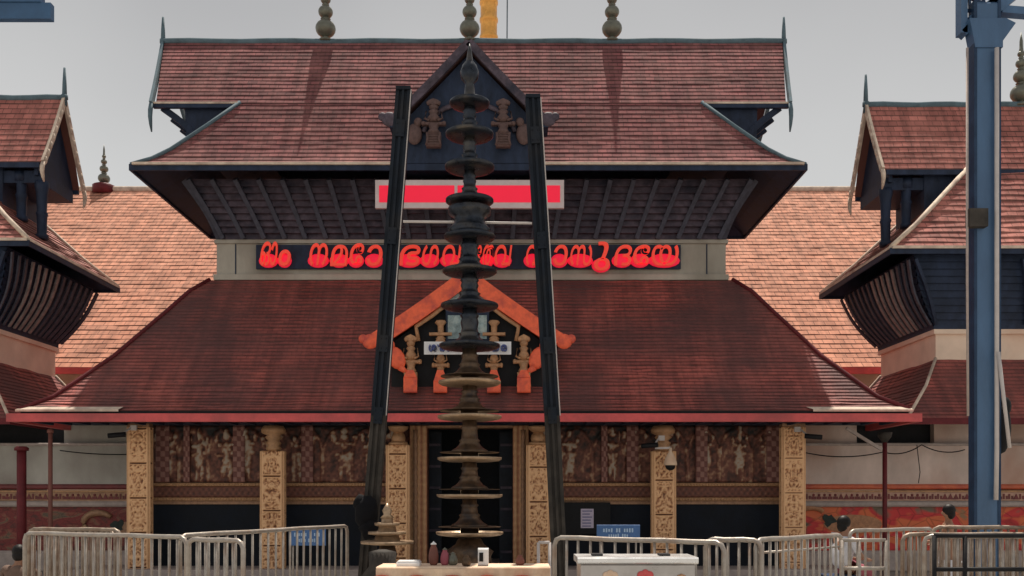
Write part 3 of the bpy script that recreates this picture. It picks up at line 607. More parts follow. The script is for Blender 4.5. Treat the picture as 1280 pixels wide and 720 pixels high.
# carved wall between the pillars
def blob(a, b, items):
    h = 0
    for (x, y, rx, ry, k) in items:
        q = ((a-x)/rx)**2+((b-y)/ry)**2
        if q < 1: h = max(h, k*math.sqrt(1-q))
    return h
def figure_items(rng, cx, s=1.0):
    it = [(cx, .62, .045*s, .10, .8), (cx, .80, .030*s, .065, 1), (cx, .90, .022*s, .06, .9), (cx, .40, .055*s, .16, .7), (cx-.03*s, .2, .018*s, .16, .6), (cx+.03*s, .2, .018*s, .16, .6)]
    for q in (-1, 1):
        it += [(cx+q*.055*s, .66, .028*s, .035, .8), (cx+q*.085*s, .74+rng.random()*.08, .018*s, .07, .8), (cx+q*.05*s, .5, .03*s, .04, .5)]
    return it
def carved_wall(px0, px1, seed):
    x0, x1 = (px0-640)/F*WY, (px1-640)/F*WY; rng = random.Random(seed); W = x1-x0
    z0, z1 = 1.88, 3.05
    items = []
    nf = max(2, round(W/.62))
    for k in range(nf): items += [(x, y+rng.uniform(-.03, .03), rx*rng.uniform(.7, 1.5), ry*rng.uniform(.7, 1.4), q) for x, y, rx, ry, q in figure_items(rng, (k+.5)/nf+rng.uniform(-.03, .03), rng.uniform(1.6, 2.6)/W)]
    def fn(a, b):
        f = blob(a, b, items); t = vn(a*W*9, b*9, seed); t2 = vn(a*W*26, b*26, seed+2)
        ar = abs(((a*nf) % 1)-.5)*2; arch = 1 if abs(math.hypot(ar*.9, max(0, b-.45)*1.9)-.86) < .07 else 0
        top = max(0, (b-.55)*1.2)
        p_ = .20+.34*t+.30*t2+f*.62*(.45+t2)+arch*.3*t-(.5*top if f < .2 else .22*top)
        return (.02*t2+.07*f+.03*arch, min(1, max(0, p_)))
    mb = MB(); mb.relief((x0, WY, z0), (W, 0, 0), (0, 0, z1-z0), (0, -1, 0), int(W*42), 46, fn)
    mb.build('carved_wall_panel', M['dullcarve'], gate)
    for zz, h, m in ((1.80, .07, 'goldline'), (1.50, .07, 'goldline')):
        b = MB(); n = int(W/.06)
        b.bbox((x0, WY-.10, zz), (x1, WY+.05, zz+h), .015)
        for i in range(n): b.ell((x0+(i+.5)*W/n, WY-.102, zz+h/2), (.022, .02, .022), 6, 4)
        b.build('bead_moulding', M[m], gate)
    b = MB(); b.relief((x0, WY-.05, 1.57), (W, 0, 0), (0, 0, .235), (0, -1, 0), int(W*50), 12, lambda a, b_: ((lambda d: (.02*d, .38+.3*d))(.5+.5*math.sin(a*W*50)*math.cos(b_*9)*(.4+.6*vn(a*W*20, b_*6, seed)))))
    b.build('carved_frieze', M['dullcarve'], gate)
    b = MB(); b.box((x0, WY+.02, 0), (x1, WY+.3, 1.43)); b.build('dado_wall', M['navy'], gate)
    b = MB(); b.box((x0, WY-.03, 1.43), (x1, WY+.0, 1.50)); b.build('brown_band', M['dullgold'], gate); b = MB(); b.box((x0, WY+.011, 1.43), (x1, WY+.3, 3.3)); b.build('back_wall', M['black'], gate)
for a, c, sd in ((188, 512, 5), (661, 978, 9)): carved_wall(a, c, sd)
for px, wpx in ((205,17),(300,15),(385,15),(790,15),(876,15),(965,17),(755,8),(235,8)):
    x = (px-640)/F*WY; hw = wpx/F*WY/2
    b = MB(); b.relief((x-hw, WY-.09, 1.88), (2*hw, 0, 0), (0, 0, 1.15), (0, -1, 0), 12, 60, lambda a, q: ((lambda d: (.02*d, .25+.6*d))(1 if math.sin(a*9.4)*math.sin(q*34) > 0 else .2)))
    b.box((x-hw+.01, WY-.08, 1.88), (x+hw-.01, WY+.0, 3.05)); b.build('wall_pilaster', M['chequer'], gate)
# beam & soffit above pillars
b = MB(); b.box((GX-8.0, PY-.05, 3.04), (GX+8.0, PY+.5, 3.3)); b.build('lintel_beam', M['timber'], gate)
b = MB()
for i in range(46):
    x = GX-8.2+i*16.4/45; b.box((x-.035, GY-3.98, 3.0+.0), (x+.035, PY-.06, 3.1))
b.build('soffit_rafters', M['timber'], gate)
# doorway
dx0, dx1 = (533-640)/F*WY, (641-640)/F*WY
for a, c in ((512, 534), (641, 661)):
    x0, x1 = (a-640)/F*(WY-.15), (c-640)/F*(WY-.15)
    b = MB(); b.box((x0+.01, WY-.13, 0), (x1-.01, WY+.35, 3.1))
    b.relief((x0, WY-.15, 0), (x1-x0, 0, 0), (0, 0, 3.05), (0, -1, 0), 20, 170, lambda u, v: ((lambda d: (.03*d, d))(.25+.5*abs(math.sin(u*9.4))+.25*vn(u*9, v*60, 4)*math.sin(v*60)**2)))
    b.build('door_jamb', M['goldcarve'] if False else M['tancarve'], gate)
for px in (519, 654):      # slender gilded strip beside each jamb
    x = (px-640)/F*(WY-.25); b = MB(); b.lathe((x, WY-.22, 0), [(.05,0),(.05,.3)]+[(.035+.018*(k % 2), .3+k*.08) for k in range(34)], 8); b.build('jamb_colonnette', M['dullgold'], gate)
b = MB(); b.box((dx0, WY-.1, 3.0), (dx1, WY+.3, 3.12)); b.build('door_lintel', M['dullgold'], gate)
b = MB(); b.box((dx0-.2, WY+2.6, 0), (dx1+.2, WY+2.7, 3.3)); b.box((dx0-.3, WY+.36, 0), (dx0-.2, WY+2.6, 3.3)); b.box((dx1+.2, WY+.36, 0), (dx1+.3, WY+2.6, 3.3)); b.box((dx0-.3, WY+.3, 3.3), (dx1+.3, WY+2.7, 3.4)); b.build('passage_wall', M['door'], gate)
for q, (xa, xb) in enumerate(((dx0, dx0+.28), (dx1-.28, dx1))):
    d = MB(); d.box((xa, WY+.4, .1), (xb, WY+.46, 2.95)); do = d.build('door_leaf', M['door'], gate)
    for z in (.4, .85, 1.3, 1.75, 2.2, 2.65):
        s_ = MB(); s_.box((xa+.02, WY+.37, z), (xb-.02, WY+.4, z+.05)); s_.build('door_rail', M['timber2'], do)
b = MB(); b.bbox((GX-8, PY-.35, 0), (GX+8, PY+3, .16), .02); b.build('plinth', M['ledge'], gate)
# back and side walls of the ground storey
for x_ in (-6.95, 6.75): b = MB(); b.box((GX+x_, WY+.36, 0), (GX+x_+.2, 24.5, 3.3)); b.build('side_wall', M['wallgrey'], gate)

# ------------------------------------------------------------------ side gatehouses
def side_tower(sgn, cx, cy, dz, label, seed):
    t = thing('side_gatehouse', label, 'temple gatehouse', (cx, cy, 0), 0, 'side gatehouses flanking the main gate')
    hx = 5.0
    prof = [(hx,2.15,6.68+dz), (hx-.7,1.72,7.28+dz), (hx-2.2,.86,8.75+dz), (hx-2.35,.78,8.88+dz)]
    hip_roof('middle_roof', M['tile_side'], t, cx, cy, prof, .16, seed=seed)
    hips('hip_ridge', M['mortar'], t, cx, cy, prof[:3], .05)
    eave_board('eave_board', M['timber'], t, cx, cy, hx, 2.15, 6.68+dz, .12, .04)
    b = MB(); b.box((cx-hx, cy-2.22, 6.665+dz), (cx+hx, cy-2.14, 6.72+dz)); b.box((cx-hx-.05, cy-2.15, 6.665+dz), (cx-hx, cy+2.15, 6.72+dz)); b.box((cx+hx, cy-2.15, 6.665+dz), (cx+hx+.05, cy+2.15, 6.72+dz)); b.build('eave_tile_edge', M['mortar'], t)
    gable_cap(t, M['tile_side'], cx, cy, 4.62, 4.72, .88, 8.75+dz, 10.5+dz, .16, seed+9)
    b = MB(); b.box((cx-4.6, cy-.93, 8.62+dz), (cx+4.6, cy-.87, 8.73+dz)); b.box((cx-4.6, cy+.87, 8.62+dz), (cx+4.6, cy+.93, 8.73+dz)); b.build('crest_eave_board', M['timber'], t)
    for sx in (-1, 1):
        bargeboards(t, cx+sx*4.70, cy, .95, 8.72+dz, 10.5+dz, sx, M['mortar'] if sx*sgn < 0 else M['timber'], M['mortar'], .13, .42, .72, lace=True)  # cream stands in for sunlight on these boards; outer front one stays timber
        b = MB(); x0 = cx+sx*4.5; b.prism([(x0, cy-.8, 8.5+dz), (x0, cy+.8, 8.5+dz), (x0, cy+.8, 8.75+dz), (x0, cy+.05, 10.3+dz), (x0, cy-.05, 10.3+dz), (x0, cy-.8, 8.75+dz)], (-sx*.08, 0, 0)); b.build('gable_panel', M['timber'], t)
        b = MB(); xa, xb = sorted((cx+sx*3.0, cx+sx*4.55)); b.box((xa, cy-.72, 8.35+dz), (xb, cy+.72, 8.62+dz)); b.build('gable_floor_beam', M['timber'], t)
        for xx in (4.5, 4.05):
            zb = 6.68+dz+(5.0-xx)*.9
            p = MB(); p.lathe((cx+sx*xx, cy-.62, zb), [(.13,0),(.14,.08),(.10,.12),(.11,.5),(.13,.56),(.10,.62),(.12,1.0),(.15,1.15),(.15,8.4+dz-zb)], 10); p.build('gable_post', M['timber'], t)
    b = MB(); b.box((cx-3.7, cy-.75, 7.4+dz), (cx+3.7, cy+.75, 8.7+dz)); b.build('crest_wall', M['timber'], t)
    # slanting screen wall
    bx, by, z0, tx, ty, z1 = 3.80, 1.46, 5.19+dz*.5, 4.45, 1.95, 6.60+dz
    mb = MB(); nl = 10
    for k in range(nl):
        t0, t1 = k/nl, (k+1)/nl; sag0, sag1 = -.12*math.sin(math.pi*t0), -.12*math.sin(math.pi*t1)
        a0, a1 = lerp(bx, tx, t0)-sag0, lerp(bx, tx, t1)-sag1; c0, c1 = lerp(by, ty, t0)-sag0*.6, lerp(by, ty, t1)-sag1*.6; za, zb = lerp(z0, z1, t0), lerp(z0, z1, t1)
        lo = [(-a0,-c0),(a0,-c0),(a0,c0),(-a0,c0)]; hi = [(-a1,-c1),(a1,-c1),(a1,c1),(-a1,c1)]
        for i in range(4):
            j = (i+1) % 4; n = Vector([(0,-1),(1,0),(0,1),(-1,0)][i]+(0,))*.03
            A, B_, C, D = [Vector((cx+q[0], cy+q[1], zz)) for q, zz in ((lo[i], za), (lo[j], za), (hi[j], zb), (hi[i], zb))]
            mb.face([A+n, B_+n, C-n*.3, D-n*.3]); mb.face([D-n*.3, C-n*.3, C+n, D+n])
    mb.build('screen_wall', M['timber'], t)
    b = MB(); b.box((cx-bx-.03, cy-by-.03, z0-.05), (cx+bx+.03, cy+by+.03, z0+.03)); b.build('screen_sill', M['timber'], t)
    for i in range(15):
        f = -1+2*i/14; sx = -sgn
        q = rib_curve((cx+sx*(bx+.09), cy+f*by, z0+.05), (cx+sx*(tx+.12), cy+f*ty, z1-.1), (sx, 0, 0), -.13)
        r_ = MB(); r_.strip(q, .10, .035, up=(1, 0, .3)); r_.build('screen_bracket', M['ribpale'] if 2 < i < 8 else M['rib'], t)
    for i in range(9):
        f = -1+2*i/8
        q = rib_curve((cx+f*bx, cy-by-.05, z0+.05), (cx+f*tx, cy-ty-.06, z1-.1), (0, -1, 0), -.09)
        r_ = MB(); r_.strip(q, .06, .10, up=(0, 1, .3)); r_.build('screen_bracket', M['timber'], t)
    b = MB(); b.box((cx-3.77, cy-1.45, 4.3), (cx+3.77, cy+1.45, z0-.05)); b.build('upper_wall', M['peach'], t)
    b = MB(); b.box((cx-3.83, cy-1.51, z0-.15), (cx+3.83, cy+1.51, z0-.052)); b.build('wall_cornice', M['peach'], t)
    lp = [(4.88,2.66,3.14), (4.2,1.95,3.86), (3.77,1.45,4.50)]
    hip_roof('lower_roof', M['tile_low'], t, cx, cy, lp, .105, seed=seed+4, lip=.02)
    hips('hip_ridge', M['mortar'], t, cx, cy, lp, .035)
    eave_board('lower_eave_board', M['darkred'], t, cx, cy, 4.88, 2.66, 3.15, .12, .04)
    b = MB(); b.box((cx-3.6, cy-1.2, 0), (cx+3.6, cy+1.4, 4.4)); b.build('inner_wall', M['wallgrey'], t)
    for dx in (-1.15, 1.2): kalasam(t, cx+dx, cy, 10.5+dz)
    return t
side_tower(1, 12.78, 21.05, 0, 'tiled side gatehouse with open gable, at the right behind the blue steel column', 40)
side_tower(-1, -14.92, 21.05, .16, 'tiled side gatehouse with open gable, cut off by the left edge', 60)

# ------------------------------------------------------------------ shrine hall behind
HX, HY = 0, 38.2
hall = thing('shrine_hall', 'long sunlit hall with a huge pale terracotta roof behind the gatehouses', 'temple hall', (HX, HY, 0), 0)
hp = [(24,10.2,5.5), (23,9.0,6.5), (14.5,0.1,14.25)]
mb = MB()
for sd in 'FB': course_face(mb, [(24,10.2,5.5),(24,9.0,6.5),(24,0.05,14.25)], sd, HX, HY, .28, nx=170, seed=80+ord(sd), lip=.018, wob=.010)
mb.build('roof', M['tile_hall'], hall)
b = MB(); b.tube([(HX-24+i*2, HY, 14.3) for i in range(25)], .14, 8); b.build('ridge_cap', M['mortar'], hall)
b = MB(); b.box((HX-24, HY-10.3, 5.30), (HX+24, HY-10.2, 5.5)); b.build('eave_beam', M['red'], hall)
b = MB(); b.box((HX-23.5, HY-9.3, 0), (HX+23.5, HY+9.3, 6.0)); b.build('wall', M['peach'], hall)
b = MB(); b.prism([(HX-23.4, HY-9, 6), (HX-23.4, HY+9, 6), (HX-23.4, HY, 14)], (.2, 0, 0)); b.prism([(HX+23.2, HY-9, 6), (HX+23.2, HY+9, 6), (HX+23.2, HY, 14)], (.2, 0, 0)); b.build('gable_wall', M['peach'], hall)
kx = (130-640)/F*HY
b = MB(); b.lathe((kx, HY, 14.1), [(.45,0),(.45,.35),(.3,.42)], 12); b.build('finial_base', M['tile_hall'] if False else M['darkred'], hall)
kalasam(hall, kx, HY, 14.45, 1.02)
M['finialbase'] = M['darkred']
# low parapet wall between the halls
pw = MB(); pw.bbox((-16, 27.2, 0), (16, 27.5, 4.6), .04); tag(pw.build('courtyard_wall', M['peach']), 'plain pale courtyard wall running behind the main gatehouse', 'wall')
# golden flagstaff
fs = thing('golden_flagstaff', 'tall gilded flagstaff rising behind the main ridge beside the middle finial', 'flagstaff', ((611-640)/F*26.2, 26.2, 0))
x = fs.location.x; b = MB(); prof = [(.5,0),(.5,1),(.36,1.1)]
for k in range(34): prof += [(.235,1.2+k*.5), (.235,1.55+k*.5), (.262,1.58+k*.5), (.262,1.66+k*.5)]
b.lathe((x, 26.2, 0), prof, 20); b.build('mast', M['gold'], fs)
b = MB(); b.lathe((x, 26.2, 18.2), [(.3,0),(.45,.2),(.2,.5),(.3,.8),(.02,1.3)], 16); b.build('mast_top', M['gold'], fs)
b = MB(); b.tube([(x+.42, 26.0, 0), (x+.55, 26.0, 19)], .018, 5); tag(b.build('halyard_rope', M['ridge']), 'thin rope rising beside the golden flagstaff', 'rope')

# ------------------------------------------------------------------ compound walls
def compound_wall(name, x0, x1, Y, label, mw, mm, patches):
    t = thing(name, label, 'wall', ((x0+x1)/2, Y, 0), 0, None)
    b = MB(); b.box((x0, Y, 1.85), (x1, Y+.3, 2.66)); b.build('plaster_face', M[mw], t)
    b = MB(); b.bbox((x0, Y-.06, 2.66), (x1, Y+.32, 2.72), .015); b.build('coping', M['ledge'], t)
    b = MB(); b.bbox((x0, Y-.05, 1.74), (x1, Y+.3, 1.85), .03); b.build('red_moulding', M['orangered' if mm == 'muralR' else 'maroonband'], t)
    b = MB(); b.bbox((x0, Y-.06, 1.68), (x1, Y+.3, 1.72), .012); b.build('gold_moulding', M['goldline'], t)
    b = MB(); b.box((x0, Y-.03, 1.50), (x1, Y+.3, 1.68)); fz = b.build('frieze', M['friezepink' if mm == 'muralR' else 'dullgold'], t)
    n = int((x1-x0)/.115); b = MB()
    for i in range(n):
        xx = x0+(i+.5)*(x1-x0)/n; k = hsh(i, x0)
        if k < .35: b.cbox((xx, Y-.035, 1.56), (.10, .015, .06)); b.ell((xx, Y-.035, 1.62), (.03, .012, .03), 6, 4)
        elif k < .7: b.prism([(xx-.06, Y-.045, 1.53), (xx+.06, Y-.045, 1.53), (xx, Y-.045, 1.65)], (0, .015, 0))
        else: b.cbox((xx-.03, Y-.035, 1.59), (.035, .015, .11)); b.cbox((xx+.035, Y-.035, 1.57), (.04, .015, .07))
    b.build('frieze_ornament', M['maroonband'], fz)
    b = MB(); b.bbox((x0, Y-.10, 1.37), (x1, Y+.3, 1.49), .03); b.build('stone_ledge', M['ledge'], t)
    b = MB(); b.box((x0, Y, .45), (x1, Y+.3, 1.37)); b.build('mural', M[mm], t)
    b = MB(); b.bbox((x0, Y-.2, 0), (x1, Y+.3, .45), .04); b.build('stone_base', M['ledge'], t)
    for xa, xb, za, zb in patches:
        b = MB(); b.box((xa, Y+.15, za), (xb, Y+.33, zb)); b.build('upper_plaster_panel', M[mw], t)
    b = MB(); b.box((x0, Y+.34, 2.7), (x1, Y+.5, 3.5)); b.build('dark_recess_sheet', M['black'], t)  # black sheet imitates the shaded recess above the wall
    return t
CWY = 19.5
cr = compound_wall('compound_wall', 5.85, 24, CWY, 'painted compound wall with orange mural and patterned frieze, right of the gate', 'wallpink', 'muralR', [(5.85, 7.35, 2.72, 3.16), (9.0, 9.9, 2.72, 3.2), (10.2, 13, 2.72, 3.2)])
cl = compound_wall('compound_wall', -24, -7.72, CWY, 'painted compound wall with dark red mural and grey plaster, left of the gate', 'wallgrey', 'muralL', [(-9.55, -7.8, 2.72, 3.12)])
# painted creatures on the murals (outline pieces raised a few mm)
M['muralblk'] = paint('dark green mural paint', (.035,.045,.04), .6, var=.3, scale=12)
M['muraltan'] = paint('tan mural paint', (.42,.20,.10), .6, var=.3, scale=12)
def flat_blob(cx, cz, rx, rz, Y, n=20): return [(cx+rx*math.cos(2*math.pi*k/n), Y, cz+rz*math.sin(2*math.pi*k/n)) for k in range(n)]
for wall, dx, dz, m2 in ((cr, 1022, 648, 'muraltan'), (cl, 132, 655, 'dullgold')):
    c = P(dx, dz, CWY-.02); b = MB()
    b.tube([c+Vector((-.15+.32*math.cos(t), 0, .02+.22*math.sin(t))) for t in [.6+i*.35 for i in range(12)]], [.05, .06, .07, .08, .08, .07, .07, .06, .06, .05, .04, .03], 6)
    b.prism(flat_blob(c.x+.75, c.z-.12, .62, .2, CWY-.012), (0, .01, 0)); b.build('painted_beast', M[m2], wall)
    b = MB(); b.prism([(v[0]+.04*math.sin(v[2]*31), v[1], v[2]+.03*math.sin(v[0]*40)) for v in flat_blob(c.x+.25, c.z-.04, .13, .12, CWY-.02)], (0, .012, 0)); b.build('painted_beast_head', M['muralblk'], wall)

# posts and pipes in front of the walls
def post(name, px, py0, r, Y, label, mat, cat, funnel=False, brace=None):
    x = (px-640)/F*Y; zt = EYE+(HZ-py0)/F*Y; t = thing(name, label, cat, (x, Y, 0))
    b = MB(); b.tube([(x, Y, 0), (x, Y, zt*.5), (x, Y, zt)], r, 10); b.build('pipe', M[mat], t)
    b = MB(); b.lathe((x, Y, zt-.02), [(r,0),(.13,.12),(.14,.2)] if funnel else [(r*1.5,0),(r*1.5,.05),(r,.08)], 12); b.build('funnel' if funnel else 'collar', M['postlow' if funnel else mat], t)
    if brace:
        b = MB(); b.bar(brace[0], brace[1], .06, .05); b.build('brace', M['ledge'], t)
post('drain_pipe', 1106, 552, .045, 18.4, 'dark red drain pipe with funnel top standing at right eave corner', 'darkred', 'drain pipe', True, (P(1058, 535, 18.4), P(1102, 562, 18.4)))
post('support_post', 27, 562, .085, 17.6, 'thick dark red post in front of the left compound wall', 'darkred', 'post')
post('support_post', 63, 540, .04, 17.6, 'thin rusty pink post in front of the left compound wall', 'redpot', 'post')

# ------------------------------------------------------------------ lamp tower
LX, LY = (587-640)/F*13.0, 13.0
lt = thing('lamp_tower', 'tall tiered bronze oil lamp tower standing in front of the doorway', 'lamp tower', (LX, LY, 0))
def zy(py, Y=LY): return EYE+(HZ-py)/F*Y
px2m = LY/F
tiers = [(131,25),(170,30),(211,31),(253,30),(298,32),(341,34),(384,36),(434,38),(480,39),(523,40),(575,40),(621,41),(668,42)]
for i, (py, hw) in enumerate(tiers):
    z = zy(py); r = hw*px2m; zu = zy(tiers[i-1][0]) if i else zy(66); H = zu-z; up_ = py < 320; rs = (7 if up_ else 9.5)*px2m
    c = MB(); c.lathe((LX, LY, z), [(rs,-.03),(r*.72,-.026),(r*.93,-.012),(r,.008),(r,.036),(r*.95,.034),(r*.92,.012),(r*.55,.008),(rs,.012)], 40); c.build('lamp_tray', M['bronzerim' if i > 7 else 'blackbronze'], lt)
    if i == 0:
        pr = [(rs*1.8,.015),(rs*1.5,.10),(rs,.14),(rs*.8,.3),(rs*1.5,.36),(rs*1.7,.46),(rs*1.2,.56),(rs*.6,.62),(.03,.75),(.01,.86)]
    elif i == 4:
        pr = [(r*.62,.015),(r*.80,.04),(r*.84,.12),(r*.72,.16),(r*.60,.22),(r*.62,.3),(r*.82,.34),(r*.84,.42),(r*.6,H-.06)]
    elif i >= 8:
        pr = [(rs*1.2,.01),(rs*1.2,.10),(rs*2.5,.115),(rs*2.3,.14),(rs*1.8,.17),(rs*1.45,.21),(rs*1.25,.25),(rs*1.42,.27),(rs*1.1,.30),(rs*1.0,H*.72),(rs*1.18,H*.78),(rs*.95,H*.82),(rs*.95,H-.02)]
    else:
        pr = [(rs*3.0,.03),(rs*2.9,.05),(rs*1.9,.09),(rs*1.45,.13),(rs*1.3,.17),(rs*1.45,.19),(rs*1.15,.21),(rs*1.05,.26),(rs*1.2,H*.62),(rs*1.05,H*.72),(rs*1.25,H*.78),(rs*.95,H*.85),(rs*.95,H-.02)]
    c = MB(); c.lathe((LX, LY, z), pr, 28); c.build('lamp_stem', M['bronze' if i > 7 else 'blackbronze'], lt)
    if 8 <= i:
        c = MB(); c.lathe((LX, LY, z+.095), [(rs*1.5,0),(r*.92,.006),(r*.93,.014),(rs*1.5,.02)], 32); c.build('upper_tray', M['bronze'], lt)
zb = zy(668)
c = MB(); c.lathe((LX, LY, 0), [(.62,0),(.62,.12),(.55,.14),(.55,.3),(.46,.34),(.44,.52),(.34,.56),(.3,.75),(.34,.82),(.2,.92),(.16,zb-.06)], 32); c.build('base', M['bronze'], lt)
# small lamp at the foot of the left post
sx_, sy_ = (484-640)/F*12.6, 12.6
st = thing('standing_lamp', 'short tiered brass lamp at the foot of the left leaning post', 'lamp', (sx_, sy_, 0))
c = MB(); c.lathe((sx_, sy_, 0), [(.35,0),(.35,.1),(.22,.16),(.12,.3),(.10,.7),(.14,.8),(.10,.93)], 20); c.build('stem', M['bronze'], st)
for z, r in ((.95, .36), (1.08, .26), (1.2, .17)):
    c = MB(); c.lathe((sx_, sy_, z), [(.08,-.03),(r,0),(r,.035),(r*.5,.03),(r*.45,.1),(.07,.12)], 26); c.build('tray', M['bronzerim'], st)
c = MB(); c.lathe((sx_, sy_, 1.3), [(.1,0),(.05,.05),(.07,.1),(.01,.2)], 14); c.build('finial', M['bronzerim'], st)

# ------------------------------------------------------------------ leaning posts around the lamp
def lean_post(p_top, p_mid, p_bot, Y, label, half):
    t = thing('leaning_post', label, 'steel post', (p_bot[0] and (p_bot[0]-640)/F*Y, Y, 0), 0, 'steel posts either side of the lamp tower')
    a, m, bt = P(*p_top, Y), P(*p_mid, Y), P(*p_bot, Y); bt = m+(bt-m)*((m.z)/(m.z-bt.z)) if bt.z < m.z else bt
    for (p, q), mat, nm in (((a, m), 'posts', 'upper_shaft'), ((m, bt), 'postlow', 'lower_shaft')):
        c = MB(); c.bar(p, q, .035, .20); 
        d = Vector((half, 0, 0)); c.bar(p+d, q+d, .05, .17); c.bar(p-d, q-d, .05, .17); c.bar(p+d*.55+Vector((0, .02, 0)), q+d*.55+Vector((0, .02, 0)), half*.9, .05); c.bar(p-d*.55+Vector((0, .02, 0)), q-d*.55+Vector((0, .02, 0)), half*.9, .05); c.bar(p+Vector((0,-.03,0)), q+Vector((0,-.03,0)), half*1.75, .06)
        c.build(nm, M[mat], t)
    c = MB(); c.cbox(a+Vector((0, 0, .02)), (half*2.5, .22, .05)); c.build('end_plate', M['posts'], t)
    for k in (.12, .45, .78, 1.0):
        q = a.lerp(m, k); ln = (m-a).normalized()*.12; c = MB(); c.bar(q-ln, q+ln, half*1.5, .02); c.v = [v+Vector((0, -.108, 0)) for v in c.v]
        for bx_ in (-.04, .04):
            for bz_ in (-.07, .07): c.ell(q+Vector((bx_, -.122, bz_)), (.012, .008, .012), 6, 4)
        c.build('splice_plate', M['posts'], t)
    c = MB(); d = Vector((half+.028, -.09, 0)); c.tube([a+d, m+d], .008, 5); c.build('cable', M['pvc'], t)
    return t
lean_post((505,115), (474,520), (458,720), 13.4, 'left dark steel post leaning beside the lamp tower', .085)
lean_post((666,125), (690,520), (700,720), 13.4, 'right dark steel post leaning beside the lamp tower', .085)
c = MB(); c.tube([P(504, 277, 13.2), P(590, 278, 13.2), P(665, 279, 13.2)], .018, 8); tag(c.build('cross_rail', M['pvc']), 'thin pale rail joining the two leaning posts', 'rail')
c = MB(); q = P(458, 642, 13.1)
c.ell(q, (.17,.12,.25)); c.ell(q+Vector((.05,-.03,-.22)), (.15,.12,.16)); c.ell(q+Vector((-.07,.03,.14)), (.11,.10,.14))
c.v = [v+Vector(((vn(v.z*14, v.x*14, 2)-.5)*.07, (vn(v.x*15, v.z*9, 5)-.5)*.05, (vn(v.x*12, v.y*12, 8)-.5)*.06)) for v in c.v]
bn = c.build('cloth_bundle', M['soot']); tag(bn, 'black cloth bundle tied low on the left leaning post', 'bundle')

# ------------------------------------------------------------------ barricades
def barricade(p, q, Yp, Yq, label, zt=1.15, spacing=.125, mat='steel', mid=False, bars=True, group='steel crowd barricades'):
    """p,q = photo columns of the two ends; Yp,Yq distances"""
    A = Vector(((p-640)/F*Yp, Yp, 0)); B_ = Vector(((q-640)/F*Yq, Yq, 0)); d = B_-A; L_ = d.length; u = d/L_
    t = thing('barricade', label, 'barricade', tuple((A+B_)/2), 0, group)
    c = MB(); rc = .08; zz = Vector((0, 0, 1))
    pts = [A+zz*.18, A+zz*(zt-rc), A+zz*(zt-rc*.3)+u*rc*.3, A+zz*zt+u*rc]+[A+u*(L_*k/6)+zz*(zt+.004*math.sin(k*2)) for k in range(1, 6)]+[B_+zz*zt-u*rc, B_+zz*(zt-rc*.3)-u*rc*.3, B_+zz*(zt-rc), B_+zz*.18]
    c.tube(pts, .026, 8); c.tube([A+zz*.2, B_+zz*.2], .022, 8)
    if mid: c.tube([A+zz*(zt-.13), B_+zz*(zt-.13)], .012, 8)
    c.build('frame', M[mat], t)
    if bars:
        n = max(2, int(L_/spacing)); c = []
        for i in range(1, n):
            x = A+u*(L_*i/n)+u*(hsh(i, p)-.5)*.012; k = MB(); k.tube([x+zz*.2, x+zz*zt+u*(hsh(i, q)-.5)*.01], .0155, 6); k.build('upright_bar', M[mat], t)
    nrm = Vector((-u.y, u.x, 0))
    for e in (A+u*.25, B_-u*.25):
        k = MB(); k.tube([e-nrm*.3+zz*.02, e-nrm*.26+zz*.05, e+zz*.19, e+nrm*.26+zz*.05, e+nrm*.3+zz*.02], .018, 8); k.build('foot', M[mat], t)
    return t
barricade(31, 233, 11.2, 10.1, 'silver steel barricade standing furthest left')
barricade(36, 150, 12.0, 11.75, 'second barricade leaning close behind the furthest left one', 1.17, .075, 'steelbrown')
barricade(40, 146, 12.3, 12.1, 'third barricade in the stack behind the furthest left one', 1.12, .09, 'steelbrown')
barricade(225, 434, 10.2, 13.6, 'long silver barricade angled back towards the left leaning post', 1.16, .16)
barricade(235, 304, 9.6, 9.25, 'short silver barricade overlapping the joint left of the blue board', 1.15, .12)
barricade(693, 905, 10.0, 8.9, 'silver barricade behind the steel donation box', 1.15, .14)
barricade(882, 952, 9.4, 9.15, 'short silver barricade overlapping the end of the one behind the donation box', 1.16, .11)
barricade(945, 1052, 9.2, 10.4, 'silver barricade with double top rail left of the seated person', 1.16, .12, mid=True)
barricade(1062, 1166, 12.2, 13.0, 'silver barricade right of the seated person, before the orange mural', 1.14, .14, 'steel')
barricade(1128, 1300, 11.0, 11.1, 'rusty barricade in the stack behind the black rail', 1.14, .07, 'steelbrown')
barricade(1166, 1290, 11.5, 11.4, 'rearmost barricade in the stack behind the black rail', 1.21, .085, 'steelbrown')
barricade(1155, 1295, 10.6, 10.4, 'front silver barricade of the stack behind the black rail', 1.14, .11)
def railing(cols, Y, zs, label, mat, r=.02):
    xs = [(c_-640)/F*Y for c_ in cols]; t = thing('tube_railing', label, 'railing', (xs[0], Y, 0))
    for z in zs: c = MB(); c.tube([(xs[0], Y, z), (xs[-1], Y, z)], r, 8); c.build('rail', M[mat], t)
    for x in xs: c = MB(); c.tube([(x, Y, 0), (x, Y, zs[0])], r, 8); c.build('post', M[mat], t)
railing([1053, 1074, 1107], 9.8, [1.13, .83], 'short tube railing in front of the seated person', 'steel')
railing([1168, 1206, 1300], 9.3, [1.2, .86], 'black painted tube railing at the lower right', 'black', .023)
railing([673, 687], 11.5, [1.02], 'small white hoop railing beside the offering table', 'pvc', .02)

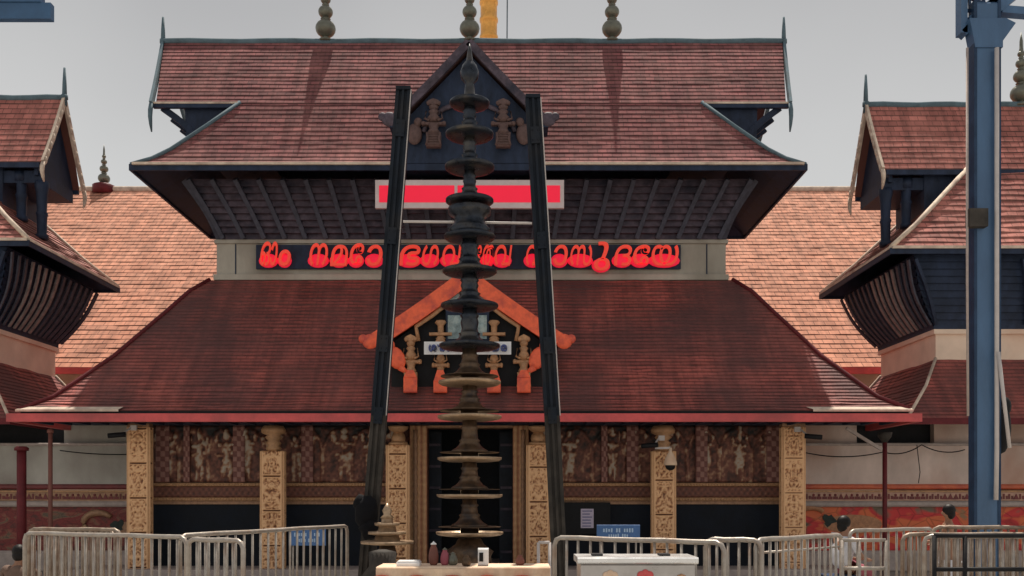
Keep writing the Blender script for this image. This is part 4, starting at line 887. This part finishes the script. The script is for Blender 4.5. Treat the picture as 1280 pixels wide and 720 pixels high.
# ------------------------------------------------------------------ offering table and what stands on it
TY = 10.3
tb = thing('offering_table', 'long cream draped table at the bottom edge before the lamp tower', 'table', ((569-640)/F*TY, TY, 0))
x0, x1 = (470-640)/F*TY, (688-640)/F*TY; zt = EYE+(HZ-709)/F*TY
c = MB(); c.bbox((x0, TY, zt-.05), (x1, TY+.6, zt), .012); c.build('tabletop', M['cloth'], tb)
c = MB(); n = 60; top_ = [(lerp(x0, x1, i/n), TY-.012-.015*abs(math.sin(i*.9)), zt-.02) for i in range(n+1)]; bot = [(x_, y_-.03*math.sin(i*.9)**2, .06) for i, (x_, y_, z_) in enumerate(top_)]
c.idx(top_+bot, [(i, i+1, n+2+i, n+1+i) for i in range(n)], True); cl_ = c.build('cloth_skirt', M['cloth'], tb)
c = MB()
for k in range(5):
    xx = lerp(x0, x1, (k+.5)/5); c.prism([(xx-.12+.03*math.cos(a)*4, TY-.06, zt-.13+.05*math.sin(a)) for a in [i*.52 for i in range(12)]], (0, .01, 0))
c.build('cloth_motif', M['orangered'], cl_)
for xx in (x0+.06, x1-.06):
    for yy in (TY+.06, TY+.54):
        c = MB(); c.tube([(xx, yy, 0), (xx, yy, zt-.05)], .02, 8); c.build('leg', M['steel'], tb)
c = MB(); xa = (494-640)/F*TY; c.bbox((xa, TY+.1, zt), (xa+.26, TY+.34, zt+.045), .008); c.bbox((xa+.01, TY+.11, zt+.045), (xa+.25, TY+.33, zt+.06), .004); tag(c.build('sweet_box', M['white']), 'flat white box on the left end of the offering table', 'box')
def jar(px, h, r, m1, m2, label, cat='pot', name='offering_pot', dy=.3):
    x = (px-640)/F*(TY+dy); t = thing(name, label, cat, (x, TY+dy, zt))
    c = MB(); c.lathe((x, TY+dy, zt), [(r*.6,0),(r,.12*h),(r*1.05,.4*h),(r*.8,.7*h),(r*.5,.82*h),(r*.6,.88*h)], 16); c.build('body', M[m1], t)
    c = MB(); c.lathe((x, TY+dy, zt+.88*h), [(r*.6,0),(r*.62,.04*h),(r*.2,.10*h),(r*.1,.14*h)], 14); c.build('lid', M[m2], t)
jar(542, .27, .055, 'redpot', 'white', 'red pot with white top on the offering table')
jar(556, .20, .05, 'pink', 'brass', 'small pink pot beside the red pot on the table')
jar(566, .15, .055, 'brass', 'brass', 'small brass pot in the middle of the offering table')
jar(583, .13, .05, 'bronze', 'bronze', 'low dark bronze pot right of the small brass pot', dy=.15)
jar(650, .12, .05, 'redpot', 'redpot', 'low brown clay pot at the right end of the table')
t = thing('card_reader', 'small white and black device standing on the offering table', 'device', ((604-640)/F*(TY+.2), TY+.2, zt))
x = t.location.x; c = MB(); c.bbox((x-.06, TY+.2, zt), (x+.06, TY+.3, zt+.2), .015); c.build('body', M['white'], t)
c = MB(); c.box((x-.045, TY+.19, zt+.05), (x+.0, TY+.197, zt+.15)); c.build('screen', M['black'], t)
c = MB(); xa = (478-640)/F*11.2; 
c.lathe((xa, 11.2, 0), [(.32,0),(.32,.1),(.2,.15),(.24,.5),(.26,.62),(.16,.75),(.17,.92),(.05,.95)], 20); tag(c.build('stone_pedestal', M['postlow']), 'grey stone pedestal left of the offering table under the short lamp', 'pedestal')

# donation box
DY = 8.4
db = thing('donation_box', 'stainless steel donation box with flower emblems in front of the barricade', 'donation box', ((797-640)/F*DY, DY, 0))
x0, x1 = (722-640)/F*DY, (876-640)/F*DY; zt2 = 1.04
c = MB(); c.bbox((x0+.03, DY+.02, .1), (x1-.05, DY+.5, zt2-.06), .015); c.build('body', M['steelbody'], db)
c = MB(); c.bbox((x0, DY, zt2-.06), (x1-.02, DY+.55, zt2), .012); c.build('lid', M['stainless'], db)
for xx in (x0+.20, x0+.83):
    c = MB(); c.bbox((xx-.05, DY+.20, zt2), (xx+.05, DY+.34, zt2+.02), .005); c.build('coin_slot', M['black'], db)
for k, (xx, m_, r) in enumerate(((x0+.30, 'cloth', .085), (x0+.62, 'red', .09), (x0+.95, 'goldline', .05))):
    c = MB()
    for j in range(8):
        a = j*math.pi/4; c.ell((xx+r*.6*math.cos(a), DY+.012, zt2-.2+r*.6*math.sin(a)), (r*.42, .012, r*.42), 8, 5)
    c.ell((xx, DY+.005, zt2-.2), (r*.3, .014, r*.3), 8, 5); c.build('flower_emblem', M[m_], db)
for xx in (x0+.1, x1-.12):
    for yy in (DY+.08, DY+.44): c = MB(); c.tube([(xx, yy, 0), (xx, yy, .1)], .025, 8); c.build('leg', M['steel'], db)

# ------------------------------------------------------------------ blue boards, notice, cameras
def board(a, b_, c_, d_, Y, label, mat='signblue', text=2):
    p0, p1 = P(a, d_, Y), P(b_, c_, Y); t = thing('sign_board', label, 'signboard', ((p0.x+p1.x)/2, Y, 0))
    c = MB(); c.bbox((p0.x, Y, p0.z), (p1.x, Y+.03, p1.z), .006); c.build('panel', M[mat], t)
    for k in range(text):
        z = lerp(p1.z, p0.z, (k+1.0)/(text+.9)); n = 12-3*k; w_ = (p1.x-p0.x)*(.72-.25*k)
        c = MB()
        for i in range(n):
            x = (p0.x+p1.x)/2-w_/2+w_*i/n
            if hsh(i, k, a) < .85: c.cbox((x+w_/n*.4, Y-.004, z), (w_/n*.6, .004, .045+.025*hsh(i, a, k)))
        c.build('text_line', M['signtext'], t)
    for xx in (p0.x+.06, p1.x-.06): c = MB(); c.tube([(xx, Y+.05, 0), (xx, Y+.05, p0.z+.1)], .015, 6); c.build('leg', M['steel'], t)
board(361, 407, 661, 682, 15.5, 'blue signboard seen through the angled left barricade')
board(746, 800, 656, 676, 15.0, 'blue signboard just above the barricade, left of the gold pillar')
nk = thing('notice_case', 'black notice case with a mauve paper on the navy wall', 'notice case', tuple(P(740, 668, 18.8)))
p0, p1 = P(706, 668, 18.8), P(763, 628, 18.8); c = MB(); c.bbox((p0.x, 18.8, p0.z), (p1.x, 18.98, p1.z), .01); c.build('case', M['black'], nk)
p0, p1 = P(726, 660, 18.79), P(742, 636, 18.79); c = MB(); c.box((p0.x, 18.785, p0.z), (p1.x, 18.797, p1.z)); pa = c.build('paper', M['paper'], nk)
for k in range(6):
    z = lerp(p1.z, p0.z, (k+.7)/6.4); c = MB(); c.box((p0.x+.03, 18.781, z-.012), (p1.x-.03-.05*hsh(k), 18.784, z+.006)); c.build('text_line', M['inkblue'], pa)
def dome_cam(px, py, Y):
    q = P(px, py, Y); t = thing('dome_camera', 'cream dome surveillance camera hanging on a bracket before the gold pillar', 'camera', tuple(q))
    c = MB(); c.lathe(q, [(.13,-.12),(.13,-.08),(.10,.02),(.06,.10),(.03,.14),(.03,.22)], 16); c.build('housing', M['cloth'], t)
    c = MB(); c.ell(q+Vector((0, 0, -.13)), (.10, .10, .09)); c.build('dome', M['black'], t)
    c = MB(); c.bar(q+Vector((0, 0, .22)), q+Vector((-.28, .1, .22)), .04, .04); c.build('bracket', M['pvc'], t)
dome_cam(838, 574, 17.9)
def bullet_cam(px, py, Y, d, label):
    q = P(px, py, Y); t = thing('bullet_camera', label, 'camera', tuple(q))
    c = MB(); c.tube([q, q+Vector((d*.32, -.05, -.03))], .05, 10); c.build('housing', M['black'], t)
    c = MB(); c.bar(q+Vector((d*.05, 0, .02)), q+Vector((-d*.05, .15, .15)), .03, .03); c.cbox(q+Vector((-d*.1, .15, .14)), (.12, .05, .1)); c.build('bracket', M['pvc'], t)
bullet_cam(157, 543, 18.0, -1, 'black bullet camera on the leftmost gold pillar')
bullet_cam(1006, 545, 18.0, 1, 'black bullet camera on the rightmost gold pillar')
bullet_cam(822, 556, 17.95, -1, 'black bullet camera above the cream dome camera')

# ------------------------------------------------------------------ blue steel column and canopy beams
BY = 12.6
bx0, bx1 = (1212-640)/F*BY, (1243-640)/F*BY; bc = (bx0+bx1)/2
col = thing('steel_column', 'blue painted steel column with bracket head at the right', 'column', (bc, BY, 0))
c = MB(); c.bbox((bx0+.03, BY-.14, 0), (bx1-.02, BY+.0, 8.3), .04); c.build('shaft', M['blue'], col)
for xx in (bx0+.008, bx1-.008): c = MB(); c.box((xx-.02, BY-.15, 0), (xx+.02, BY+.01, 8.3)); c.build('flange', M['bluedark'], col)
c = MB()
hd = [P(1205, 30, BY), P(1250, 30, BY), P(1262, 36, BY), P(1246, 58, BY), P(1246, 66, BY), P(1212, 66, BY)]
c.prism([v-Vector((0, .16, 0)) for v in hd], (0, .19, 0)); c.build('head_plate', M['blue'], col)
c = MB(); q = P(1221, 273, BY-.2); c.cbox(q, (.25, .12, .24)); c.build('junction_box', M['postlow'], col)
c = MB(); c.tube([P(1246, 60, BY-.2), P(1246, 330, BY-.2), P(1246, 560, BY-.2), P(1245, 625, BY-.2)], .03, 8)
tag(c.build('conduit_pipe', M['pvc']), 'pale conduit pipe clipped to right side of blue column', 'pipe')
c = MB(); c.tube([P(1209, 60, BY-.2), P(1209, 350, BY-.2), P(1210, 520, BY-.2)], .017, 8)
tag(c.build('conduit_pipe', M['ledge']), 'thin pipe running down left side of blue column', 'pipe')
c = MB(); c.tube([P(1248, 440, BY-.25), P(1262, 560, BY-.25)], .025, 8); tag(c.build('hanging_pipe', M['pvc']), 'thin pale pipe slanting away right of blue column', 'pipe')
tr = thing('roof_truss', 'blue lattice steel truss arms on top of the blue column', 'truss', tuple(P(1225, 20, BY)))
c = MB()
for a, b_ in (((1202,44),(1202,-60)), ((1214,32),(1290,-30)), ((1202,44),(1250,-8))): c.bar(P(*a, BY), P(*b_, BY), .09 if a[0] != 1214 else .22, .16)
c.bar(P(1250, 14, BY), P(1300, 18, BY), .10, .14); c.bar(P(1202, -60, BY), P(1330, -60, BY), .16, .14)
c.build('chord', M['blue'], tr)
c = MB()
for k in range(5):
    a = P(1204+k*9, 36-k*9, BY); c.bar(a, P(1204+k*5, -60, BY), .03, .03); c.bar(P(1203, 30-k*18, BY), P(1214+k*10, 26-k*10, BY), .035, .035)
c.build('web_bars', M['bluedark'], tr)
cb = thing('canopy_beam', 'blue steel beam end jutting in at the top left corner', 'beam', tuple(P(20, 20, BY)))
p0, p1 = P(-120, 26, BY), P(66, 6, BY); c = MB(); c.box((p0.x, BY-.06, p0.z), (p1.x, BY+.04, p1.z)); c.build('beam', M['bluemid'], cb)
p0, p1 = P(-120, 6, BY), P(54, -40, BY); c = MB(); c.box((p0.x, BY-.08, p0.z+.003), (p1.x, BY+.05, p1.z)); c.build('cap', M['bluemid'], cb)

# ------------------------------------------------------------------ people
def skin_mesh(name, verts, edges, radii, mat, parent, sub=2, root=0):
    me = bpy.data.meshes.new(name); me.from_pydata([Vector(v) for v in verts], edges, []); o = bpy.data.objects.new(name, me); COL.objects.link(o)
    m = o.modifiers.new('skin', 'SKIN'); m.use_smooth_shade = True; me.skin_vertices.new() if not me.skin_vertices else None
    for i, r in enumerate(radii):
        rr = r if isinstance(r, tuple) else (r, r); me.skin_vertices[0].data[i].radius = rr
    me.skin_vertices[0].data[root].use_root = True
    s = o.modifiers.new('sub', 'SUBSURF'); s.levels = sub; s.render_levels = sub
    dg = bpy.context.evaluated_depsgraph_get(); dg.update(); out = bpy.data.meshes.new_from_object(o.evaluated_get(dg)); bpy.data.objects.remove(o)
    for p in out.polygons: p.use_smooth = True
    out.materials.clear(); out.materials.append(mat); q = bpy.data.objects.new(name, out); COL.objects.link(q); q.parent = parent; return q
def person(label, loc, rz, pose, top, low, top_name='shirt', low_name='lower_garment'):
    t = thing('person', label, 'person', loc, rz)
    if pose == 'stand':
        J = dict(pel=(0,0,.86), ch=(.02,0,1.12), ne=(.0,0,1.33), n2=(-.02,.0,1.38), hd=(-.05,.02,1.47), ht=(-.06,.02,1.53),
                 sl=(-.17,0,1.29), sr=(.18,0,1.29), el=(-.24,.03,1.02), er=(.28,.03,1.04), wl=(-.2,.2,.95), wr=(.24,.22,.97), hl=(-.18,.28,.95), hr=(.22,.3,.97),
                 kl=(-.1,.02,.46), kr=(.1,.02,.46), al=(-.1,0,.07), ar=(.1,0,.07), tl=(-.1,.15,.03), tr=(.1,.15,.03))
    elif pose == 'sit':
        J = dict(pel=(0,0,.5), ch=(.02,.05,.78), ne=(.0,.08,1.02), n2=(-.01,.09,1.07), hd=(-.03,.11,1.17), ht=(-.03,.11,1.24),
                 sl=(-.17,.07,.98), sr=(.17,.07,.98), el=(-.23,.15,.74), er=(.24,.15,.74), wl=(-.15,.36,.66), wr=(.15,.36,.66), hl=(-.12,.43,.65), hr=(.12,.43,.65),
                 kl=(-.12,.42,.5), kr=(.12,.42,.5), al=(-.12,.42,.08), ar=(.12,.42,.08), tl=(-.12,.56,.03), tr=(.12,.56,.03))
    else:
        J = dict(pel=(0,0,.12), ch=(.0,.06,.38), ne=(.0,.1,.6), n2=(0,.11,.65), hd=(.0,.14,.75), ht=(.0,.14,.82),
                 sl=(-.17,.09,.56), sr=(.17,.09,.56), el=(-.24,.2,.36), er=(.24,.2,.36), wl=(-.14,.38,.4), wr=(.14,.38,.4), hl=(-.1,.43,.42), hr=(.1,.43,.42),
                 kl=(-.17,.38,.48), kr=(.17,.38,.48), al=(-.14,.3,.08), ar=(.14,.3,.08), tl=(-.14,.44,.03), tr=(.14,.44,.03))
    rad = dict(pel=(.15,.11), ch=(.15,.1), ne=.06, n2=.052, hd=(.078,.09), ht=(.06,.07), sl=.06, sr=.06, el=.042, er=.042, wl=.028, wr=.028, hl=(.035,.02), hr=(.035,.02),
               kl=.062, kr=.062, al=.04, ar=.04, tl=(.035,.025), tr=(.035,.025))
    E = [('pel','ch'),('ch','ne'),('ne','n2'),('n2','hd'),('hd','ht'),('ch','sl'),('ch','sr'),('sl','el'),('el','wl'),('wl','hl'),('sr','er'),('er','wr'),('wr','hr'),('pel','kl'),('kl','al'),('al','tl'),('pel','kr'),('kr','ar'),('ar','tr')]
    V = dict(J); RR = dict(rad)
    hd = Vector(J['hd'])
    V['nose'] = tuple(hd+Vector((0, .105, -.01))); RR['nose'] = .014; E.append(('hd', 'nose'))
    for s, q in (('l', -1), ('r', 1)):
        hv = Vector(J['h'+s])
        for k in range(4):
            n1, n2 = f'f{s}{k}', f'g{s}{k}'; V[n1] = tuple(hv+Vector((q*(-.022+.015*k), .04, 0))); V[n2] = tuple(hv+Vector((q*(-.022+.015*k), .075-.006*abs(k-1), -.018))); RR[n1] = .008; RR[n2] = .007
            E += [('h'+s, n1), (n1, n2)]
        V['th'+s] = tuple(hv+Vector((-q*.045, .02, 0))); RR['th'+s] = .009; E.append(('h'+s, 'th'+s))
    keys = list(V); ix = {k: i for i, k in enumerate(keys)}
    skin_mesh('body', [V[k] for k in keys], [(ix[a], ix[b_]) for a, b_ in E], [RR[k] for k in keys], M['skin'], t)
    c = MB(); c.ell(hd+Vector((0, -.02, .045)), (.093, .105, .10), 16, 10); c.ell(hd+Vector((0, -.05, -.02)), (.085, .07, .09), 12, 8)
    h_ = c.build('hair', M['hair'], None, org=(0, 0, 0)); h_.parent = t
    def part(ks, edges, k, m_, nm):
        ii = {q: n for n, q in enumerate(ks)}
        skin_mesh(nm, [J[q] for q in ks], [(ii[a], ii[b_]) for a, b_ in edges], [tuple(x*k+.012 for x in (rad[q] if isinstance(rad[q], tuple) else (rad[q],)*2)) for q in ks], M[m_], t)
    if top: part(['ch','pel','ne','sl','sr','el','er'], [('ch','pel'),('ch','ne'),('ch','sl'),('ch','sr'),('sl','el'),('sr','er')], 1.08, top, top_name)
    part(['pel','kl','al','kr','ar'], [('pel','kl'),('kl','al'),('pel','kr'),('kr','ar')], 1.35, low, low_name)
    t.scale = (.95,)*3 if pose == 'stand' else (1, 1, 1); return t
q = P(1184, 620, 14.6); person('dark haired bare shouldered person leaning behind barricade left of the blue column', (q.x+.02, 14.6, -.06), R(75), 'stand', None, 'shirtw')
q = P(1046, 620, 13.6); person('dark haired person in white top and pink garment seated behind the short railing', (q.x+.05, 13.6, 0), R(-70), 'sit', 'shirtw', 'pink')
c = MB(); c.bbox((q.x-.2, 13.4, .40), (q.x+.25, 13.85, .44), .01)
t = thing('plastic_stool', 'dark blue stool under the seated person', 'stool', (q.x, 13.6, 0)); c.build('seat', M['bluec'], t)
for ax in (-.16, .2):
    for ay in (13.45, 13.8): c = MB(); c.tube([(q.x+ax, ay, 0), (q.x+ax, ay, .4)], .02, 6); c.build('leg', M['bluec'], t)
q = P(20, 620, 13.4); person('dark haired person in brown clothes sitting on the ground at the left edge', (q.x, 13.4, 0), R(10), 'ground', 'brownc', 'brownc')

# ------------------------------------------------------------------ loose cables
def cable(pts, sag, label, rad=.012, mat='black'):
    out = []
    for a, b_ in zip(pts, pts[1:]):
        for k in range(10):
            t = k/10; v = a.lerp(b_, t); v.z -= sag*4*t*(1-t); out.append(v)
    out.append(pts[-1]); c = MB(); c.tube(out, rad, 5); tag(c.build('cable', M[mat]), label, 'cable')
cable([P(1003, 565, 19.3), P(1104, 565, 19.3), P(1152, 556, 19.3), P(1206, 562, 19.3)], .10, 'black cable looping along the pink white wall right of the drain pipe')
cable([P(1146, 556, 19.25), P(1150, 590, 19.25), P(1148, 604, 19.25)], 0, 'short black cable hanging down the pink white wall', .009)
cable([P(75, 563, 19.3), P(160, 568, 19.3)], .03, 'black cable running along the grey left wall')
cable([P(611, 0, 30), P(700, -60, 30)], .2, 'thin wire in the sky beside the golden flagstaff', .012, 'ridge')
c = MB(); q = P(1252, 535, 12.9); c.ell(q, (.12, .12, .36), 12, 8); c.ell(q+Vector((.04, 0, .3)), (.09, .09, .14), 10, 6); tag(c.build('horn_speaker', M['black']), 'black rounded speaker hanging right of the blue column', 'speaker')
